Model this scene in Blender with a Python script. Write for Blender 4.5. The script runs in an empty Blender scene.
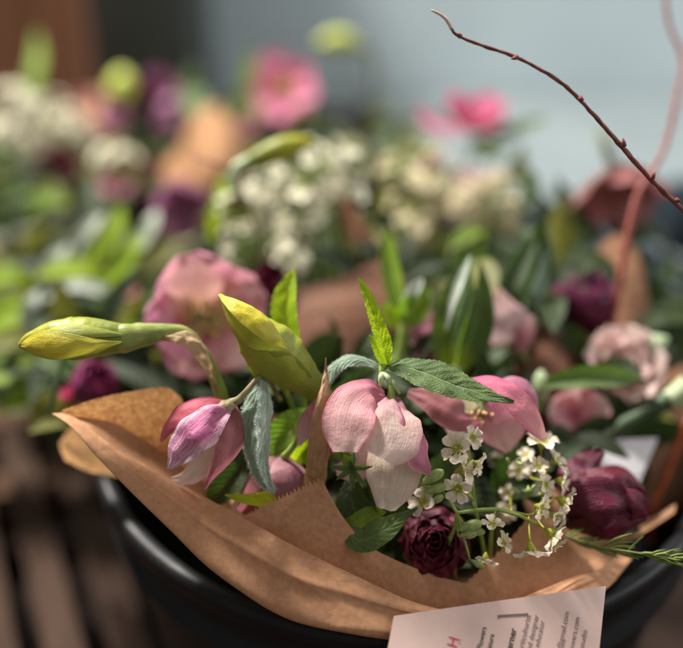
import bpy, math, random
from mathutils import Vector, Matrix, noise
R_ = math.radians
V3 = Vector
sc = bpy.context.scene
COL = sc.collection
rnd = random.Random(7)

# ------------------------------------------------------------------ camera
FPX = 683 * 50 / 36.0
CAMH = 0.51
PITCH = R_(30)
CAM = V3((0, 0, CAMH))
RT = V3((1, 0, 0)); UP = V3((0, math.sin(PITCH), math.cos(PITCH))); FW = V3((0, math.cos(PITCH), -math.sin(PITCH)))
def DD(d): return d if d < .385 else (.385 + (d - .385) * .65 if d < .56 else .49875 + (d - .56) * 1.139)
def P(x, y, d, raw=False):
    if not raw and not (x < 195 and d > .47): d = DD(d)
    return CAM + FW * d + RT * ((x - 341.5) / FPX * d) + UP * (-(y - 324) / FPX * d)
def S(px, d): return px * DD(d) / FPX
def N_(r, u, b): return (RT * r + UP * u - FW * b).normalized()

cd = bpy.data.cameras.new('camera'); cam = bpy.data.objects.new('camera', cd); COL.objects.link(cam)
cam.location = CAM; cam.rotation_euler = (R_(90) - PITCH, 0, 0)
cd.lens = 50; cd.sensor_width = 36; cd.clip_start = 0.02; cd.clip_end = 50
cd.dof.use_dof = True; cd.dof.focus_distance = 0.343; cd.dof.aperture_fstop = 2.5; cd.dof.aperture_blades = 0
sc.camera = cam

# ------------------------------------------------------------------ materials
def srgb(r, g, b, k=1.0):
    f = lambda c: ((c / 255) / 12.92 if c / 255 <= .04045 else ((c / 255 + .055) / 1.055) ** 2.4) * k
    return (f(r), f(g), f(b), 1)

class NT:
    def __init__(s, name):
        s.m = bpy.data.materials.new(name); s.m.use_nodes = True
        s.t = s.m.node_tree; s.t.nodes.clear()
        s.out = s.t.nodes.new('ShaderNodeOutputMaterial')
    def n(s, typ, **kw):
        nd = s.t.nodes.new(typ)
        for k, v in kw.items(): setattr(nd, k, v)
        return nd
    def l(s, a, b): s.t.links.new(a, b)
    def put(s, sock, v):
        if isinstance(v, bpy.types.NodeSocket): s.l(v, sock)
        else: sock.default_value = v
    def math(s, op, a, b=0.0, clamp=False):
        nd = s.n('ShaderNodeMath', operation=op, use_clamp=clamp); s.put(nd.inputs[0], a); s.put(nd.inputs[1], b); return nd.outputs[0]
    def mix(s, f, a, b):
        nd = s.n('ShaderNodeMix', data_type='RGBA'); s.put(nd.inputs[0], f); s.put(nd.inputs[6], a); s.put(nd.inputs[7], b); return nd.outputs[2]
    def ramp(s, f, stops):
        nd = s.n('ShaderNodeValToRGB'); s.put(nd.inputs[0], f); e = nd.color_ramp.elements
        while len(e) < len(stops): e.new(.5)
        for i, (p, c) in enumerate(stops): e[i].position = p; e[i].color = c if not isinstance(c, (int, float)) else (c, c, c, 1)
        return nd.outputs[0]
    def noise(s, vec, scale, detail=3, rough=.55):
        nd = s.n('ShaderNodeTexNoise'); s.put(nd.inputs['Vector'], vec); nd.inputs['Scale'].default_value = scale
        nd.inputs['Detail'].default_value = detail; nd.inputs['Roughness'].default_value = rough; return nd.outputs[0]
    def comb(s, x, y, z):
        nd = s.n('ShaderNodeCombineXYZ'); s.put(nd.inputs[0], x); s.put(nd.inputs[1], y); s.put(nd.inputs[2], z); return nd.outputs[0]
    def bump(s, h, st, dist=.001):
        nd = s.n('ShaderNodeBump'); nd.inputs['Strength'].default_value = st; nd.inputs['Distance'].default_value = dist; s.l(h, nd.inputs['Height']); return nd.outputs[0]
    def shade(s, col, rough=.5, spec=.4, trans=0, tcol=None, bump=None, sheen=0, coat=0, tgain=1.0):
        p = s.n('ShaderNodeBsdfPrincipled'); s.put(p.inputs['Base Color'], col); s.put(p.inputs['Roughness'], rough)
        p.inputs['Specular IOR Level'].default_value = spec; p.inputs['Sheen Weight'].default_value = sheen; p.inputs['Coat Weight'].default_value = coat
        if bump: s.l(bump, p.inputs['Normal'])
        if trans:
            t = s.n('ShaderNodeBsdfTranslucent'); s.put(t.inputs[0], tcol if tcol is not None else col)
            if bump: s.l(bump, t.inputs['Normal'])
            mx = s.n('ShaderNodeMixShader'); s.put(mx.inputs[0], trans); s.l(p.outputs[0], mx.inputs[1]); s.l(t.outputs[0], mx.inputs[2])
            s.l(mx.outputs[0], s.out.inputs[0])
        else: s.l(p.outputs[0], s.out.inputs[0])
        return s.m

def uvs_(m):
    uv = m.n('ShaderNodeUVMap'); sp = m.n('ShaderNodeSeparateXYZ'); m.l(uv.outputs[0], sp.inputs[0])
    u, v = sp.outputs[0], sp.outputs[1]
    au = m.math('MULTIPLY', m.math('ABSOLUTE', m.math('SUBTRACT', u, .5)), 2.0)
    return u, v, au
def obc(m): return m.n('ShaderNodeTexCoord').outputs['Object']

def petal_mat(name, base, mid, tip, edge=None, vein=None, net_=.8, trans=.4, streak=.5, rough=.55, bump=.35, edge_w=.6, patch=None):
    m = NT(name); u, v, au = uvs_(m); ob = obc(m)
    wob = m.math('MULTIPLY', m.math('SUBTRACT', m.noise(ob, 90), .5), .5)
    vv = m.math('ADD', v, wob)
    col = m.ramp(vv, [(0, base), (.45, mid), (1, tip)])
    if edge is not None:
        ef = m.math('SMOOTH_MIN', 1.0, m.math('MULTIPLY', m.math('SUBTRACT', m.math('ADD', au, wob), edge_w), 1 / (1.05 - edge_w)), True)
        col = m.mix(m.math('MAXIMUM', ef, 0.0, True), col, edge)
    su = m.comb(m.math('MULTIPLY', m.math('SUBTRACT', u, .5), 34.0), m.math('MULTIPLY', v, 2.2), 0.0)
    nd = m.n('ShaderNodeTexNoise'); m.l(su, nd.inputs['Vector']); nd.inputs['Scale'].default_value = 1.0; nd.inputs['Detail'].default_value = 4; nd.inputs['Distortion'].default_value = .6
    st = nd.outputs[0]
    stf = m.math('MULTIPLY', m.ramp(st, [(.46, 0.0), (.66, 1.0)]), m.ramp(m.noise(ob, 75, 4), [(.36, .15), (.62, 1.0)]))
    dv = m.n('ShaderNodeTexVoronoi', feature='DISTANCE_TO_EDGE'); m.l(m.comb(m.math('ADD', m.math('MULTIPLY', m.math('SUBTRACT', u, .5), 9.0), m.math('MULTIPLY', m.noise(ob, 120), .8)), m.math('MULTIPLY', v, 3.0), 0.0), dv.inputs['Vector']); dv.inputs['Scale'].default_value = 1.0
    net = m.ramp(dv.outputs['Distance'], [(.0, net_ if trans > .29 else 0.0), (.055, 0.0)])
    stf = m.math('MAXIMUM', stf, net)
    if vein is not None: col = m.mix(m.math('MULTIPLY', stf, streak), col, vein)
    if patch is not None:
        pf = m.ramp(m.noise(ob, 140, 4), [(.5, 0.0), (.68, 1.0)])
        col = m.mix(m.math('MULTIPLY', pf, .6), col, patch)
    h = m.math('ADD', m.math('MULTIPLY', st, .6), m.math('ADD', m.math('MULTIPLY', m.noise(ob, 800, 3), .5), m.math('MULTIPLY', m.noise(ob, 210, 4), 1.1)))
    col = m.mix(m.ramp(m.noise(ob, 1500, 2), [(.62, 0.0), (.8, .22)]), col, vein if vein is not None else base)
    return m.shade(col, rough, .35, trans, None, m.bump(h, min(1, bump * 1.15), .0008), sheen=.03)

def leaf_mat(name, dark, light, vein, trans=.35, rough=.45, bump=.5, tcol=None, fuzz=0, nveins=11, sheen=0.0, yellow=None):
    m = NT(name); u, v, au = uvs_(m); ob = obc(m)
    n1 = m.noise(ob, 110, 4)
    col = m.mix(m.ramp(n1, [(.35, 0.0), (.68, 1.0)]), dark, light)
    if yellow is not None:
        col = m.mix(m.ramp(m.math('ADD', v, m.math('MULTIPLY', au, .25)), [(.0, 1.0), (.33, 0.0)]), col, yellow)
    # side veins
    ph = m.math('SUBTRACT', m.math('MULTIPLY', v, float(nveins)), m.math('MULTIPLY', au, 2.2))
    tri = m.math('ABSOLUTE', m.math('SUBTRACT', m.math('FRACT', m.math('ADD', ph, m.math('MULTIPLY', n1, .35))), .5))
    sv = m.ramp(tri, [(.0, 1.0), (.09, 0.0)])
    mid = m.ramp(au, [(.0, 1.0), (.03, .9), (.09, 0.0)])
    vf = m.math('MAXIMUM', m.math('MULTIPLY', sv, .22), mid)
    vo = m.n('ShaderNodeTexVoronoi', feature='DISTANCE_TO_EDGE'); m.l(ob, vo.inputs['Vector']); vo.inputs['Scale'].default_value = 950
    cell = m.ramp(vo.outputs['Distance'], [(.0, 0.0), (.35, 1.0)])
    col2 = m.mix(m.math('MULTIPLY', vf, .75), col, vein)
    if fuzz:
        ff = m.ramp(m.noise(m.comb(m.math('MULTIPLY', u, 40.0), m.math('MULTIPLY', v, 9.0), 0.0), 1.0, 5, .7), [(.38, 0.0), (.7, 1.0)])
        ef = m.ramp(au, [(.55, .25), (.95, 1.0)])
        col2 = m.mix(m.math('MULTIPLY', m.math('MAXIMUM', ff, m.math('MULTIPLY', ef, .7)), fuzz), col2, srgb(215, 228, 222))
    col2 = m.mix(m.math('MULTIPLY', m.math('SUBTRACT', 1.0, cell), .10), col2, vein)
    h = m.math('SUBTRACT', m.math('ADD', m.math('ADD', m.math('MULTIPLY', m.noise(ob, 900, 3), .4), m.math('MULTIPLY', cell, .22)), m.math('MULTIPLY', tri, .8)), m.math('MULTIPLY', mid, .8))
    return m.shade(col2, rough + .1, .3, trans, tcol if tcol is not None else None, m.bump(h, bump, .0007), sheen=sheen)

def stem_mat(name, a, b, rough=.5, scale=150, bump=.3, trans=0):
    m = NT(name); ob = obc(m); u, v, au = uvs_(m)
    n1 = m.noise(ob, scale, 4); n2 = m.noise(m.comb(m.math('MULTIPLY', u, 14.0), m.math('MULTIPLY', v, 3.0), 0.0), 1.0, 4)
    f = m.ramp(m.math('ADD', m.math('MULTIPLY', n1, .5), m.math('MULTIPLY', n2, .5)), [(.38, 0.0), (.62, 1.0)])
    return m.shade(m.mix(f, a, b), rough, .35, trans, None, m.bump(m.math('ADD', n1, n2), bump, .0008))

def paper_mat(name, a, b, trans=.12, gr=0.0, rough=.75):
    m = NT(name); ob = obc(m)
    big = m.noise(ob, 22, 5, .6); fib = m.noise(ob, 420, 5, .7)
    mp = m.n('ShaderNodeMapping'); mp.inputs['Rotation'].default_value = (.3, .5, .4); mp.inputs['Scale'].default_value = (60, 900, 60); m.l(ob, mp.inputs[0])
    fi2 = m.noise(mp.outputs[0], 1.0, 3)
    f = m.math('ADD', m.math('ADD', m.math('MULTIPLY', big, .22), m.math('MULTIPLY', fib, .71)), m.math('MULTIPLY', fi2, .07))
    col = m.mix(m.ramp(f, [(.40, 0.0), (.60, 1.0)]), a, b)
    if gr: col = m.mix(m.math('MULTIPLY', m.ramp(m.noise(ob, 620, 4, .75), [(.42, 1.0), (.6, 0.0)]), gr), col, srgb(120, 78, 42))
    col = m.mix(m.ramp(m.noise(ob, 1300, 2), [(.66, 0.0), (.74, .35)]), col, srgb(95, 62, 40))
    vo = m.n('ShaderNodeTexVoronoi', feature='DISTANCE_TO_EDGE'); vs = m.n('ShaderNodeVectorMath', operation='ADD'); m.l(ob, vs.inputs[0])
    nz = m.n('ShaderNodeTexNoise'); m.l(ob, nz.inputs['Vector']); nz.inputs['Scale'].default_value = 40; vm = m.n('ShaderNodeVectorMath', operation='SCALE'); m.l(nz.outputs[1], vm.inputs[0]); vm.inputs['Scale'].default_value = .02; m.l(vm.outputs[0], vs.inputs[1])
    m.l(vs.outputs[0], vo.inputs['Vector']); vo.inputs['Scale'].default_value = 32
    cr_ = m.ramp(vo.outputs['Distance'], [(.0, 0.0), (.12, 1.0)])
    h = m.math('ADD', m.math('ADD', m.math('MULTIPLY', fib, .2), m.math('MULTIPLY', cr_, .8)), m.math('ADD', m.math('MULTIPLY', big, .5), m.math('MULTIPLY', fi2, .15)))
    return m.shade(col, rough, .25, trans, None, m.bump(h, .35, .0009))

M = {}
M['kraft'] = paper_mat('kraft_paper', srgb(182, 134, 100), srgb(200, 152, 116), .14, .05)
M['kraft_lit'] = paper_mat('kraft_paper_backlit', srgb(178, 126, 76), srgb(226, 176, 118), .42, .45)  # brighter copy of the wrap paper, light coming through put into its colour
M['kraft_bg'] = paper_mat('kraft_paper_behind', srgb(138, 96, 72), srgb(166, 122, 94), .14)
M['kraft_shaded'] = paper_mat('shaded_kraft', srgb(88, 57, 42), srgb(118, 80, 60), .0)  # kraft with the shade inside the cone put into a darker colour
M['peach'] = paper_mat('peach_tissue', srgb(132, 92, 70), srgb(150, 112, 72), .05)
M['grey_paper'] = paper_mat('grey_tissue', srgb(120, 118, 106), srgb(140, 138, 124), .1)
M['white_paper'] = paper_mat('white_card', srgb(205, 200, 205), srgb(222, 216, 220), .1)
M['naked'] = petal_mat('daffodil_bud_skin', srgb(196, 188, 60), srgb(160, 163, 54), srgb(116, 132, 62), vein=srgb(132, 146, 52), trans=.26, streak=.35, bump=.4, rough=.42)
M['budneck'] = stem_mat('daffodil_neck', srgb(112, 128, 62), srgb(150, 156, 84), .42, trans=.1)
M['budpetal'] = petal_mat('daffodil_petal', srgb(222, 208, 70), srgb(214, 198, 62), srgb(176, 172, 62), edge=srgb(160, 168, 66), vein=srgb(168, 164, 50), trans=.25, bump=.5, rough=.4, edge_w=.8)
M['spathe'] = petal_mat('papery_spathe', srgb(214, 184, 142), srgb(228, 200, 162), srgb(198, 160, 116), vein=srgb(160, 118, 80), trans=.35, streak=.6, bump=.9, rough=.75)
M['bract'] = petal_mat('dried_bract', srgb(178, 142, 92), srgb(214, 172, 128), srgb(226, 180, 146), vein=srgb(146, 104, 64), trans=.2, streak=.75, bump=1.0, rough=.7)
M['hel_pale'] = petal_mat('hellebore_pale', srgb(206, 150, 168), srgb(222, 188, 178), srgb(236, 214, 206), edge=srgb(222, 168, 176), vein=srgb(204, 156, 152), trans=.4, streak=.32, edge_w=.82, patch=srgb(236, 216, 208), bump=.5)
M['hel_pinktop'] = petal_mat('hellebore_rose', srgb(216, 122, 154), srgb(226, 164, 170), srgb(236, 202, 196), edge=srgb(224, 112, 152), vein=srgb(206, 142, 148), trans=.42, streak=.35, edge_w=.78, bump=.5)
M['hel_rose'] = petal_mat('hellebore_deep_rose', srgb(218, 90, 150), srgb(226, 138, 158), srgb(232, 172, 170), edge=srgb(222, 96, 146), vein=srgb(196, 90, 124), trans=.42, streak=.45, edge_w=.8, bump=.5)
M['hel_cream'] = petal_mat('hellebore_cream', srgb(190, 188, 140), srgb(214, 200, 174), srgb(230, 212, 198), edge=srgb(226, 184, 178), vein=srgb(184, 160, 140), trans=.35, streak=.45, edge_w=.75)
M['hel_mauve'] = petal_mat('hellebore_mauve', srgb(172, 112, 136), srgb(202, 130, 156), srgb(206, 134, 158), edge=srgb(226, 170, 188), vein=srgb(150, 80, 108), trans=.35, streak=.6, edge_w=.8)
M['hel_dark'] = petal_mat('hellebore_wine', srgb(146, 88, 92), srgb(178, 112, 116), srgb(172, 102, 116), edge=srgb(198, 126, 140), vein=srgb(120, 64, 78), trans=.3, streak=.6, edge_w=.8)
M['hel_magenta'] = petal_mat('hellebore_magenta', srgb(178, 60, 98), srgb(206, 80, 122), srgb(216, 104, 140), vein=srgb(150, 44, 84), trans=.4, streak=.5)
M['hel_strip'] = petal_mat('hellebore_striped', srgb(186, 128, 152), srgb(206, 110, 158), srgb(226, 196, 206), edge=srgb(238, 214, 222), vein=srgb(140, 44, 108), trans=.32, streak=.95, edge_w=.45, bump=1.3)
M['hel_red'] = petal_mat('hellebore_coral', srgb(206, 100, 122), srgb(220, 104, 124), srgb(226, 120, 138), edge=srgb(196, 60, 110), vein=srgb(180, 70, 104), trans=.38, streak=.5)
M['hel_bg'] = petal_mat('hellebore_open_pink', srgb(202, 160, 116), srgb(220, 176, 160), srgb(222, 156, 168), edge=srgb(214, 138, 168), vein=srgb(212, 140, 158), trans=.42, streak=.4, edge_w=.5)
M['hot_pink'] = petal_mat('hot_pink_petal', srgb(214, 136, 156), srgb(226, 130, 164), srgb(228, 138, 172), vein=srgb(204, 104, 146), trans=.42, streak=.35)
M['dusty'] = petal_mat('dusty_rose_petal', srgb(132, 90, 78), srgb(158, 104, 98), srgb(176, 112, 114), vein=srgb(116, 72, 68), trans=.35, streak=.4)
M['purple'] = petal_mat('plum_petal', srgb(132, 78, 108), srgb(164, 104, 142), srgb(176, 118, 154), vein=srgb(112, 58, 92), trans=.3, streak=.5)
M['maroon'] = petal_mat('maroon_petal', srgb(80, 5, 28), srgb(96, 10, 36), srgb(86, 8, 36), edge=srgb(112, 24, 50), vein=srgb(48, 2, 16), trans=.18, streak=.7, rough=.42, edge_w=.86, bump=.7)
M['plum_dark'] = petal_mat('dark_plum_petal', srgb(60, 10, 32), srgb(92, 22, 58), srgb(104, 30, 68), edge=srgb(126, 50, 88), vein=srgb(40, 4, 22), trans=.14, streak=.6, rough=.42, edge_w=.88)
M['wine'] = petal_mat('wine_petal', srgb(72, 6, 32), srgb(90, 15, 42), srgb(86, 15, 48), edge=srgb(112, 36, 64), vein=srgb(48, 2, 20), trans=.10, streak=.35, rough=.42, edge_w=.88, bump=.8)
M['maroon_pur'] = petal_mat('maroon_purple_petal', srgb(70, 18, 44), srgb(112, 38, 72), srgb(138, 52, 96), edge=srgb(150, 70, 106), vein=srgb(58, 12, 34), trans=.2, streak=.6, rough=.42, edge_w=.85)
M['blush'] = petal_mat('blush_petal', srgb(214, 170, 164), srgb(226, 186, 186), srgb(232, 196, 200), edge=srgb(210, 130, 152), vein=srgb(206, 150, 156), trans=.35, streak=.3, edge_w=.85)
M['blush_pale'] = petal_mat('pale_ruffle', srgb(214, 176, 160), srgb(230, 204, 194), srgb(236, 214, 208), edge=srgb(222, 160, 170), vein=srgb(214, 170, 166), trans=.4, streak=.3, edge_w=.85)
M['wax'] = petal_mat('waxflower_petal', srgb(206, 204, 140), srgb(230, 218, 198), srgb(236, 222, 206), vein=srgb(210, 184, 164), trans=.25, streak=.3, rough=.45, bump=.15)
M['white'] = petal_mat('white_blossom', srgb(222, 220, 170), srgb(240, 234, 214), srgb(246, 240, 226), trans=.3, streak=.2)
M['waxcup'] = stem_mat('waxflower_cup', srgb(134, 142, 36), srgb(190, 186, 66), .35, 400, .2, trans=.15)
M['waxbud'] = stem_mat('waxflower_bud', srgb(120, 148, 70), srgb(196, 206, 140), .4, 500, .2, trans=.1)
M['cream'] = stem_mat('cream_anther', srgb(214, 196, 120), srgb(232, 218, 160), .6, 500)
M['ochre'] = stem_mat('ochre_anther', srgb(190, 146, 92), srgb(228, 190, 134), .6, 500)
M['green_stem'] = stem_mat('green_stem', srgb(96, 120, 52), srgb(140, 158, 84))
M['lime_stem'] = stem_mat('lime_stem', srgb(122, 146, 56), srgb(166, 182, 96), trans=.15)
M['dark_stem'] = stem_mat('dark_stem', srgb(50, 66, 44), srgb(78, 98, 66))
M['olive_stem'] = stem_mat('olive_stem', srgb(92, 98, 50), srgb(128, 128, 74))
M['mauve_stem'] = stem_mat('mauve_stem', srgb(116, 84, 76), srgb(146, 146, 88))
M['twig'] = stem_mat('red_twig', srgb(96, 44, 40), srgb(156, 84, 74), .5, 260, .9)
M['twig_tip'] = stem_mat('pale_twig_tip', srgb(196, 170, 152), srgb(222, 196, 178), .6, 300)
M['twig_o'] = stem_mat('orange_twig', srgb(150, 66, 36), srgb(190, 92, 52))
M['twig_p'] = stem_mat('pink_twig', srgb(134, 66, 58), srgb(158, 88, 78))
M['lime_leaf'] = leaf_mat('lime_leaf', srgb(126, 162, 22), srgb(158, 188, 36), srgb(196, 206, 90), trans=.55, tcol=srgb(188, 214, 34), bump=.6)
M['leaf'] = leaf_mat('mid_leaf', srgb(62, 84, 38), srgb(94, 116, 58), srgb(124, 150, 96), trans=.28, tcol=srgb(116, 156, 46), bump=.8, sheen=.2)
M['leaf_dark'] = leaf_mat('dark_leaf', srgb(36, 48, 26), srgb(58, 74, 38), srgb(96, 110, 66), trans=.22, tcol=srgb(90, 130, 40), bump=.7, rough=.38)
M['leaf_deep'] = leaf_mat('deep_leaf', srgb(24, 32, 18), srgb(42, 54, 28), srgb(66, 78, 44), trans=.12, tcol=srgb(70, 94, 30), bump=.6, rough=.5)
M['leaf_olive'] = leaf_mat('olive_leaf', srgb(92, 94, 46), srgb(124, 124, 66), srgb(148, 146, 90), trans=.3, tcol=srgb(140, 140, 46), bump=.5)
M['leaf_glow'] = leaf_mat('backlit_leaf', srgb(40, 60, 28), srgb(62, 86, 40), srgb(104, 124, 70), trans=.3, tcol=srgb(130, 160, 40), yellow=srgb(186, 200, 40), bump=.6)  # backlight at the leaf base is painted in as yellow
M['leaf_green'] = leaf_mat('fresh_leaf', srgb(98, 128, 34), srgb(140, 166, 52), srgb(176, 190, 96), trans=.42, tcol=srgb(140, 190, 50), bump=.6)
M['leaf_fuzz'] = leaf_mat('silver_leaf', srgb(104, 130, 104), srgb(146, 166, 146), srgb(130, 154, 116), trans=.18, fuzz=.85, bump=1.0, rough=.8, sheen=.6, nveins=9)
M['leaf_fuzz2'] = leaf_mat('woolly_leaf', srgb(72, 104, 66), srgb(104, 134, 92), srgb(150, 172, 130), trans=.22, fuzz=.55, bump=.8, rough=.7, sheen=.5)
M['leaf_silver'] = leaf_mat('grey_leaf', srgb(140, 150, 134), srgb(184, 188, 174), srgb(206, 210, 192), trans=.2, fuzz=.4, rough=.6)
M['hair'] = stem_mat('leaf_hair', srgb(226, 232, 226), srgb(240, 242, 238), .8, trans=.4)
M['paleg'] = stem_mat('pale_bud', srgb(176, 196, 150), srgb(206, 216, 180), .5, trans=.2)
M['limebud'] = stem_mat('lime_bud', srgb(176, 190, 70), srgb(204, 210, 110), .5, trans=.2)
M['needle'] = stem_mat('needle_leaf', srgb(88, 110, 44), srgb(140, 150, 70), .5, trans=.1)
M['pinkcard'] = None

def plastic():
    m = NT('black_plastic'); ob = obc(m); n1 = m.noise(ob, 60, 4); n2 = m.noise(ob, 1400, 2)
    sc_ = m.ramp(m.noise(ob, 220, 5, .7), [(.6, 0.0), (.78, 1.0)])
    mp = m.n('ShaderNodeMapping'); mp.inputs['Scale'].default_value = (60, 60, 900); m.l(ob, mp.inputs[0])
    scr = m.ramp(m.noise(mp.outputs[0], 1.0, 3, .7), [(.60, 0.0), (.66, 1.0)]); dust = m.ramp(m.noise(ob, 2200, 2), [(.64, 0.0), (.72, 1.0)])
    f_ = m.math('MAXIMUM', m.math('MULTIPLY', m.math('MULTIPLY', scr, sc_), .5), m.math('MULTIPLY', dust, .22))
    col = m.mix(m.math('MAXIMUM', f_, m.math('MULTIPLY', sc_, .14)), srgb(19, 18, 20), srgb(110, 100, 94))
    r = m.ramp(n1, [(.3, .42), (.7, .56)])
    return m.shade(col, r, .3, bump=m.bump(m.math('ADD', n1, m.math('MULTIPLY', n2, .3)), .12, .001))
M['black'] = plastic()
M['slate'] = stem_mat('slate_metal', srgb(58, 68, 76), srgb(76, 88, 96), .5, 20, .1)

def wood(name, a, b, ax=1, rough=.5, sc0=1.0, spec=.3):
    m = NT(name); ob = obc(m); mp = m.n('ShaderNodeMapping')
    s = [38 * sc0] * 3; s[ax] = 2.2 * sc0; mp.inputs['Scale'].default_value = s; m.l(ob, mp.inputs[0])
    g = m.noise(mp.outputs[0], 1.0, 6, .65); g2 = m.noise(ob, 6, 3)
    col = m.mix(m.ramp(m.math('ADD', m.math('MULTIPLY', g, .7), m.math('MULTIPLY', g2, .3)), [(.35, 0.0), (.66, 1.0)]), a, b)
    return m.shade(col, rough, spec, bump=m.bump(g, .3, .001))
M['slat'] = wood('worn_slat', srgb(54, 41, 34), srgb(76, 59, 50), 1, .85, spec=.1)
M['board'] = wood('brown_board', srgb(72, 52, 42), srgb(92, 68, 55), 0, .85, spec=.1)
M['table'] = wood('dark_table', srgb(46, 35, 31), srgb(64, 49, 42), 1, .7, spec=.15)
M['terra'] = wood('terracotta_wood', srgb(146, 96, 74), srgb(170, 118, 92), 2, .6)

# ------------------------------------------------------------------ sampling helpers
def cr(p0, p1, p2, p3, t):
    return .5 * ((2 * p1) + (p2 - p0) * t + (2 * p0 - 5 * p1 + 4 * p2 - p3) * t * t + (3 * p1 - p0 - 3 * p2 + p3) * t ** 3)
def samp(L, t, lin=False):
    n = len(L) - 1
    if n == 0: return L[0] * 1.0
    x = min(max(t, 0), 1) * n; i = min(int(x), n - 1); f = x - i
    if lin: return L[i] * (1 - f) + L[i + 1] * f
    a = L[i - 1] if i > 0 else L[0] * 2 - L[1]
    d = L[i + 2] if i + 2 <= n else L[n] * 2 - L[n - 1]
    return cr(a, L[i], L[i + 1], d, f)
def resample(L, n, lin=False):
    """points at even arc length along a Catmull-Rom curve"""
    m = max(60, n * 3); q = [samp(L, i / m, lin) for i in range(m + 1)]
    d = [0]
    for i in range(m): d.append(d[-1] + (q[i + 1] - q[i]).length)
    out = []; j = 0
    for k in range(n):
        t = d[-1] * k / (n - 1)
        while j < m - 1 and d[j + 1] < t: j += 1
        seg = d[j + 1] - d[j]; f = (t - d[j]) / seg if seg > 1e-12 else 0
        out.append(q[j].lerp(q[j + 1], min(max(f, 0), 1)))
    return out

class MB:
    def __init__(s): s.v = []; s.f = []; s.uv = []
    def grid(s, g, closed=False):
        nv, nu = len(g), len(g[0]); b = len(s.v)
        for r in g: s.v.extend(r)
        for i in range(nv - 1):
            for j in range(nu if closed else nu - 1):
                j2 = (j + 1) % nu
                s.f.append((b + i * nu + j, b + i * nu + j2, b + (i + 1) * nu + j2, b + (i + 1) * nu + j))
                d = nu if closed else nu - 1
                s.uv.extend([(j / d, i / (nv - 1)), ((j + 1) / d, i / (nv - 1)), ((j + 1) / d, (i + 1) / (nv - 1)), (j / d, (i + 1) / (nv - 1))])
    def tube(s, pts, rad, ns=8, n=None, flat=1.0, flatN=None, wob=0, seed=0, caps=True, lin=False):
        n = n or max(6, len(pts) * 5)
        q = resample(pts, n, lin) if len(pts) > 1 else pts
        up = flatN or V3((.31, .2, .93)); g = []
        pn = None
        for i, c in enumerate(q):
            T = (q[min(i + 1, n - 1)] - q[max(i - 1, 0)]).normalized()
            if pn is None: pn = up
            nn = (pn - T * pn.dot(T))
            nn = nn.normalized() if nn.length > 1e-6 else T.orthogonal().normalized()
            pn = nn; b = T.cross(nn); r = samp(rad, i / (n - 1), True) if isinstance(rad, list) else rad
            row = []
            for k in range(ns):
                a = 2 * math.pi * k / ns
                rr = r * (1 + (wob * noise.noise(V3((i * .35 + seed, math.cos(a) * 1.3, math.sin(a) * 1.3))) if wob else 0))
                row.append(c + nn * math.cos(a) * rr * flat + b * math.sin(a) * rr)
            g.append(row)
        if caps: g = [[q[0]] * ns] + g + [[q[-1]] * ns]
        s.grid(g, True)
    def ball(s, c, r, ax=None, stretch=1.0, ns=8, nr=6):
        ax = (ax or V3((0, 0, 1))).normalized(); a = ax.orthogonal().normalized(); b = ax.cross(a); g = []
        for i in range(nr + 1):
            th = math.pi * i / nr
            g.append([c + ax * (-math.cos(th) * r * stretch) + (a * math.cos(2 * math.pi * k / ns) + b * math.sin(2 * math.pi * k / ns)) * (math.sin(th) * r) for k in range(ns)])
        s.grid(g, True)
    def box(s, c, h, ax=(V3((1, 0, 0)), V3((0, 1, 0)), V3((0, 0, 1)))):
        b = len(s.v)
        for sx in (-1, 1):
            for sy in (-1, 1):
                for sz in (-1, 1): s.v.append(c + ax[0] * h[0] * sx + ax[1] * h[1] * sy + ax[2] * h[2] * sz)
        for f in ((0, 1, 3, 2), (4, 6, 7, 5), (0, 4, 5, 1), (2, 3, 7, 6), (0, 2, 6, 4), (1, 5, 7, 3)):
            s.f.append(tuple(b + i for i in f)); s.uv.extend([(0, 0), (1, 0), (1, 1), (0, 1)])
    def mesh(s, name, mat, base, smooth=True):
        me = bpy.data.meshes.new(name); me.from_pydata([tuple(v - base) for v in s.v], [], s.f)
        uvl = me.uv_layers.new(name='UVMap')
        flat = [c for uv in s.uv for c in uv]; uvl.data.foreach_set('uv', flat)
        if smooth: me.polygons.foreach_set('use_smooth', [True] * len(me.polygons))
        me.materials.append(mat); me.update(); return me

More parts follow.
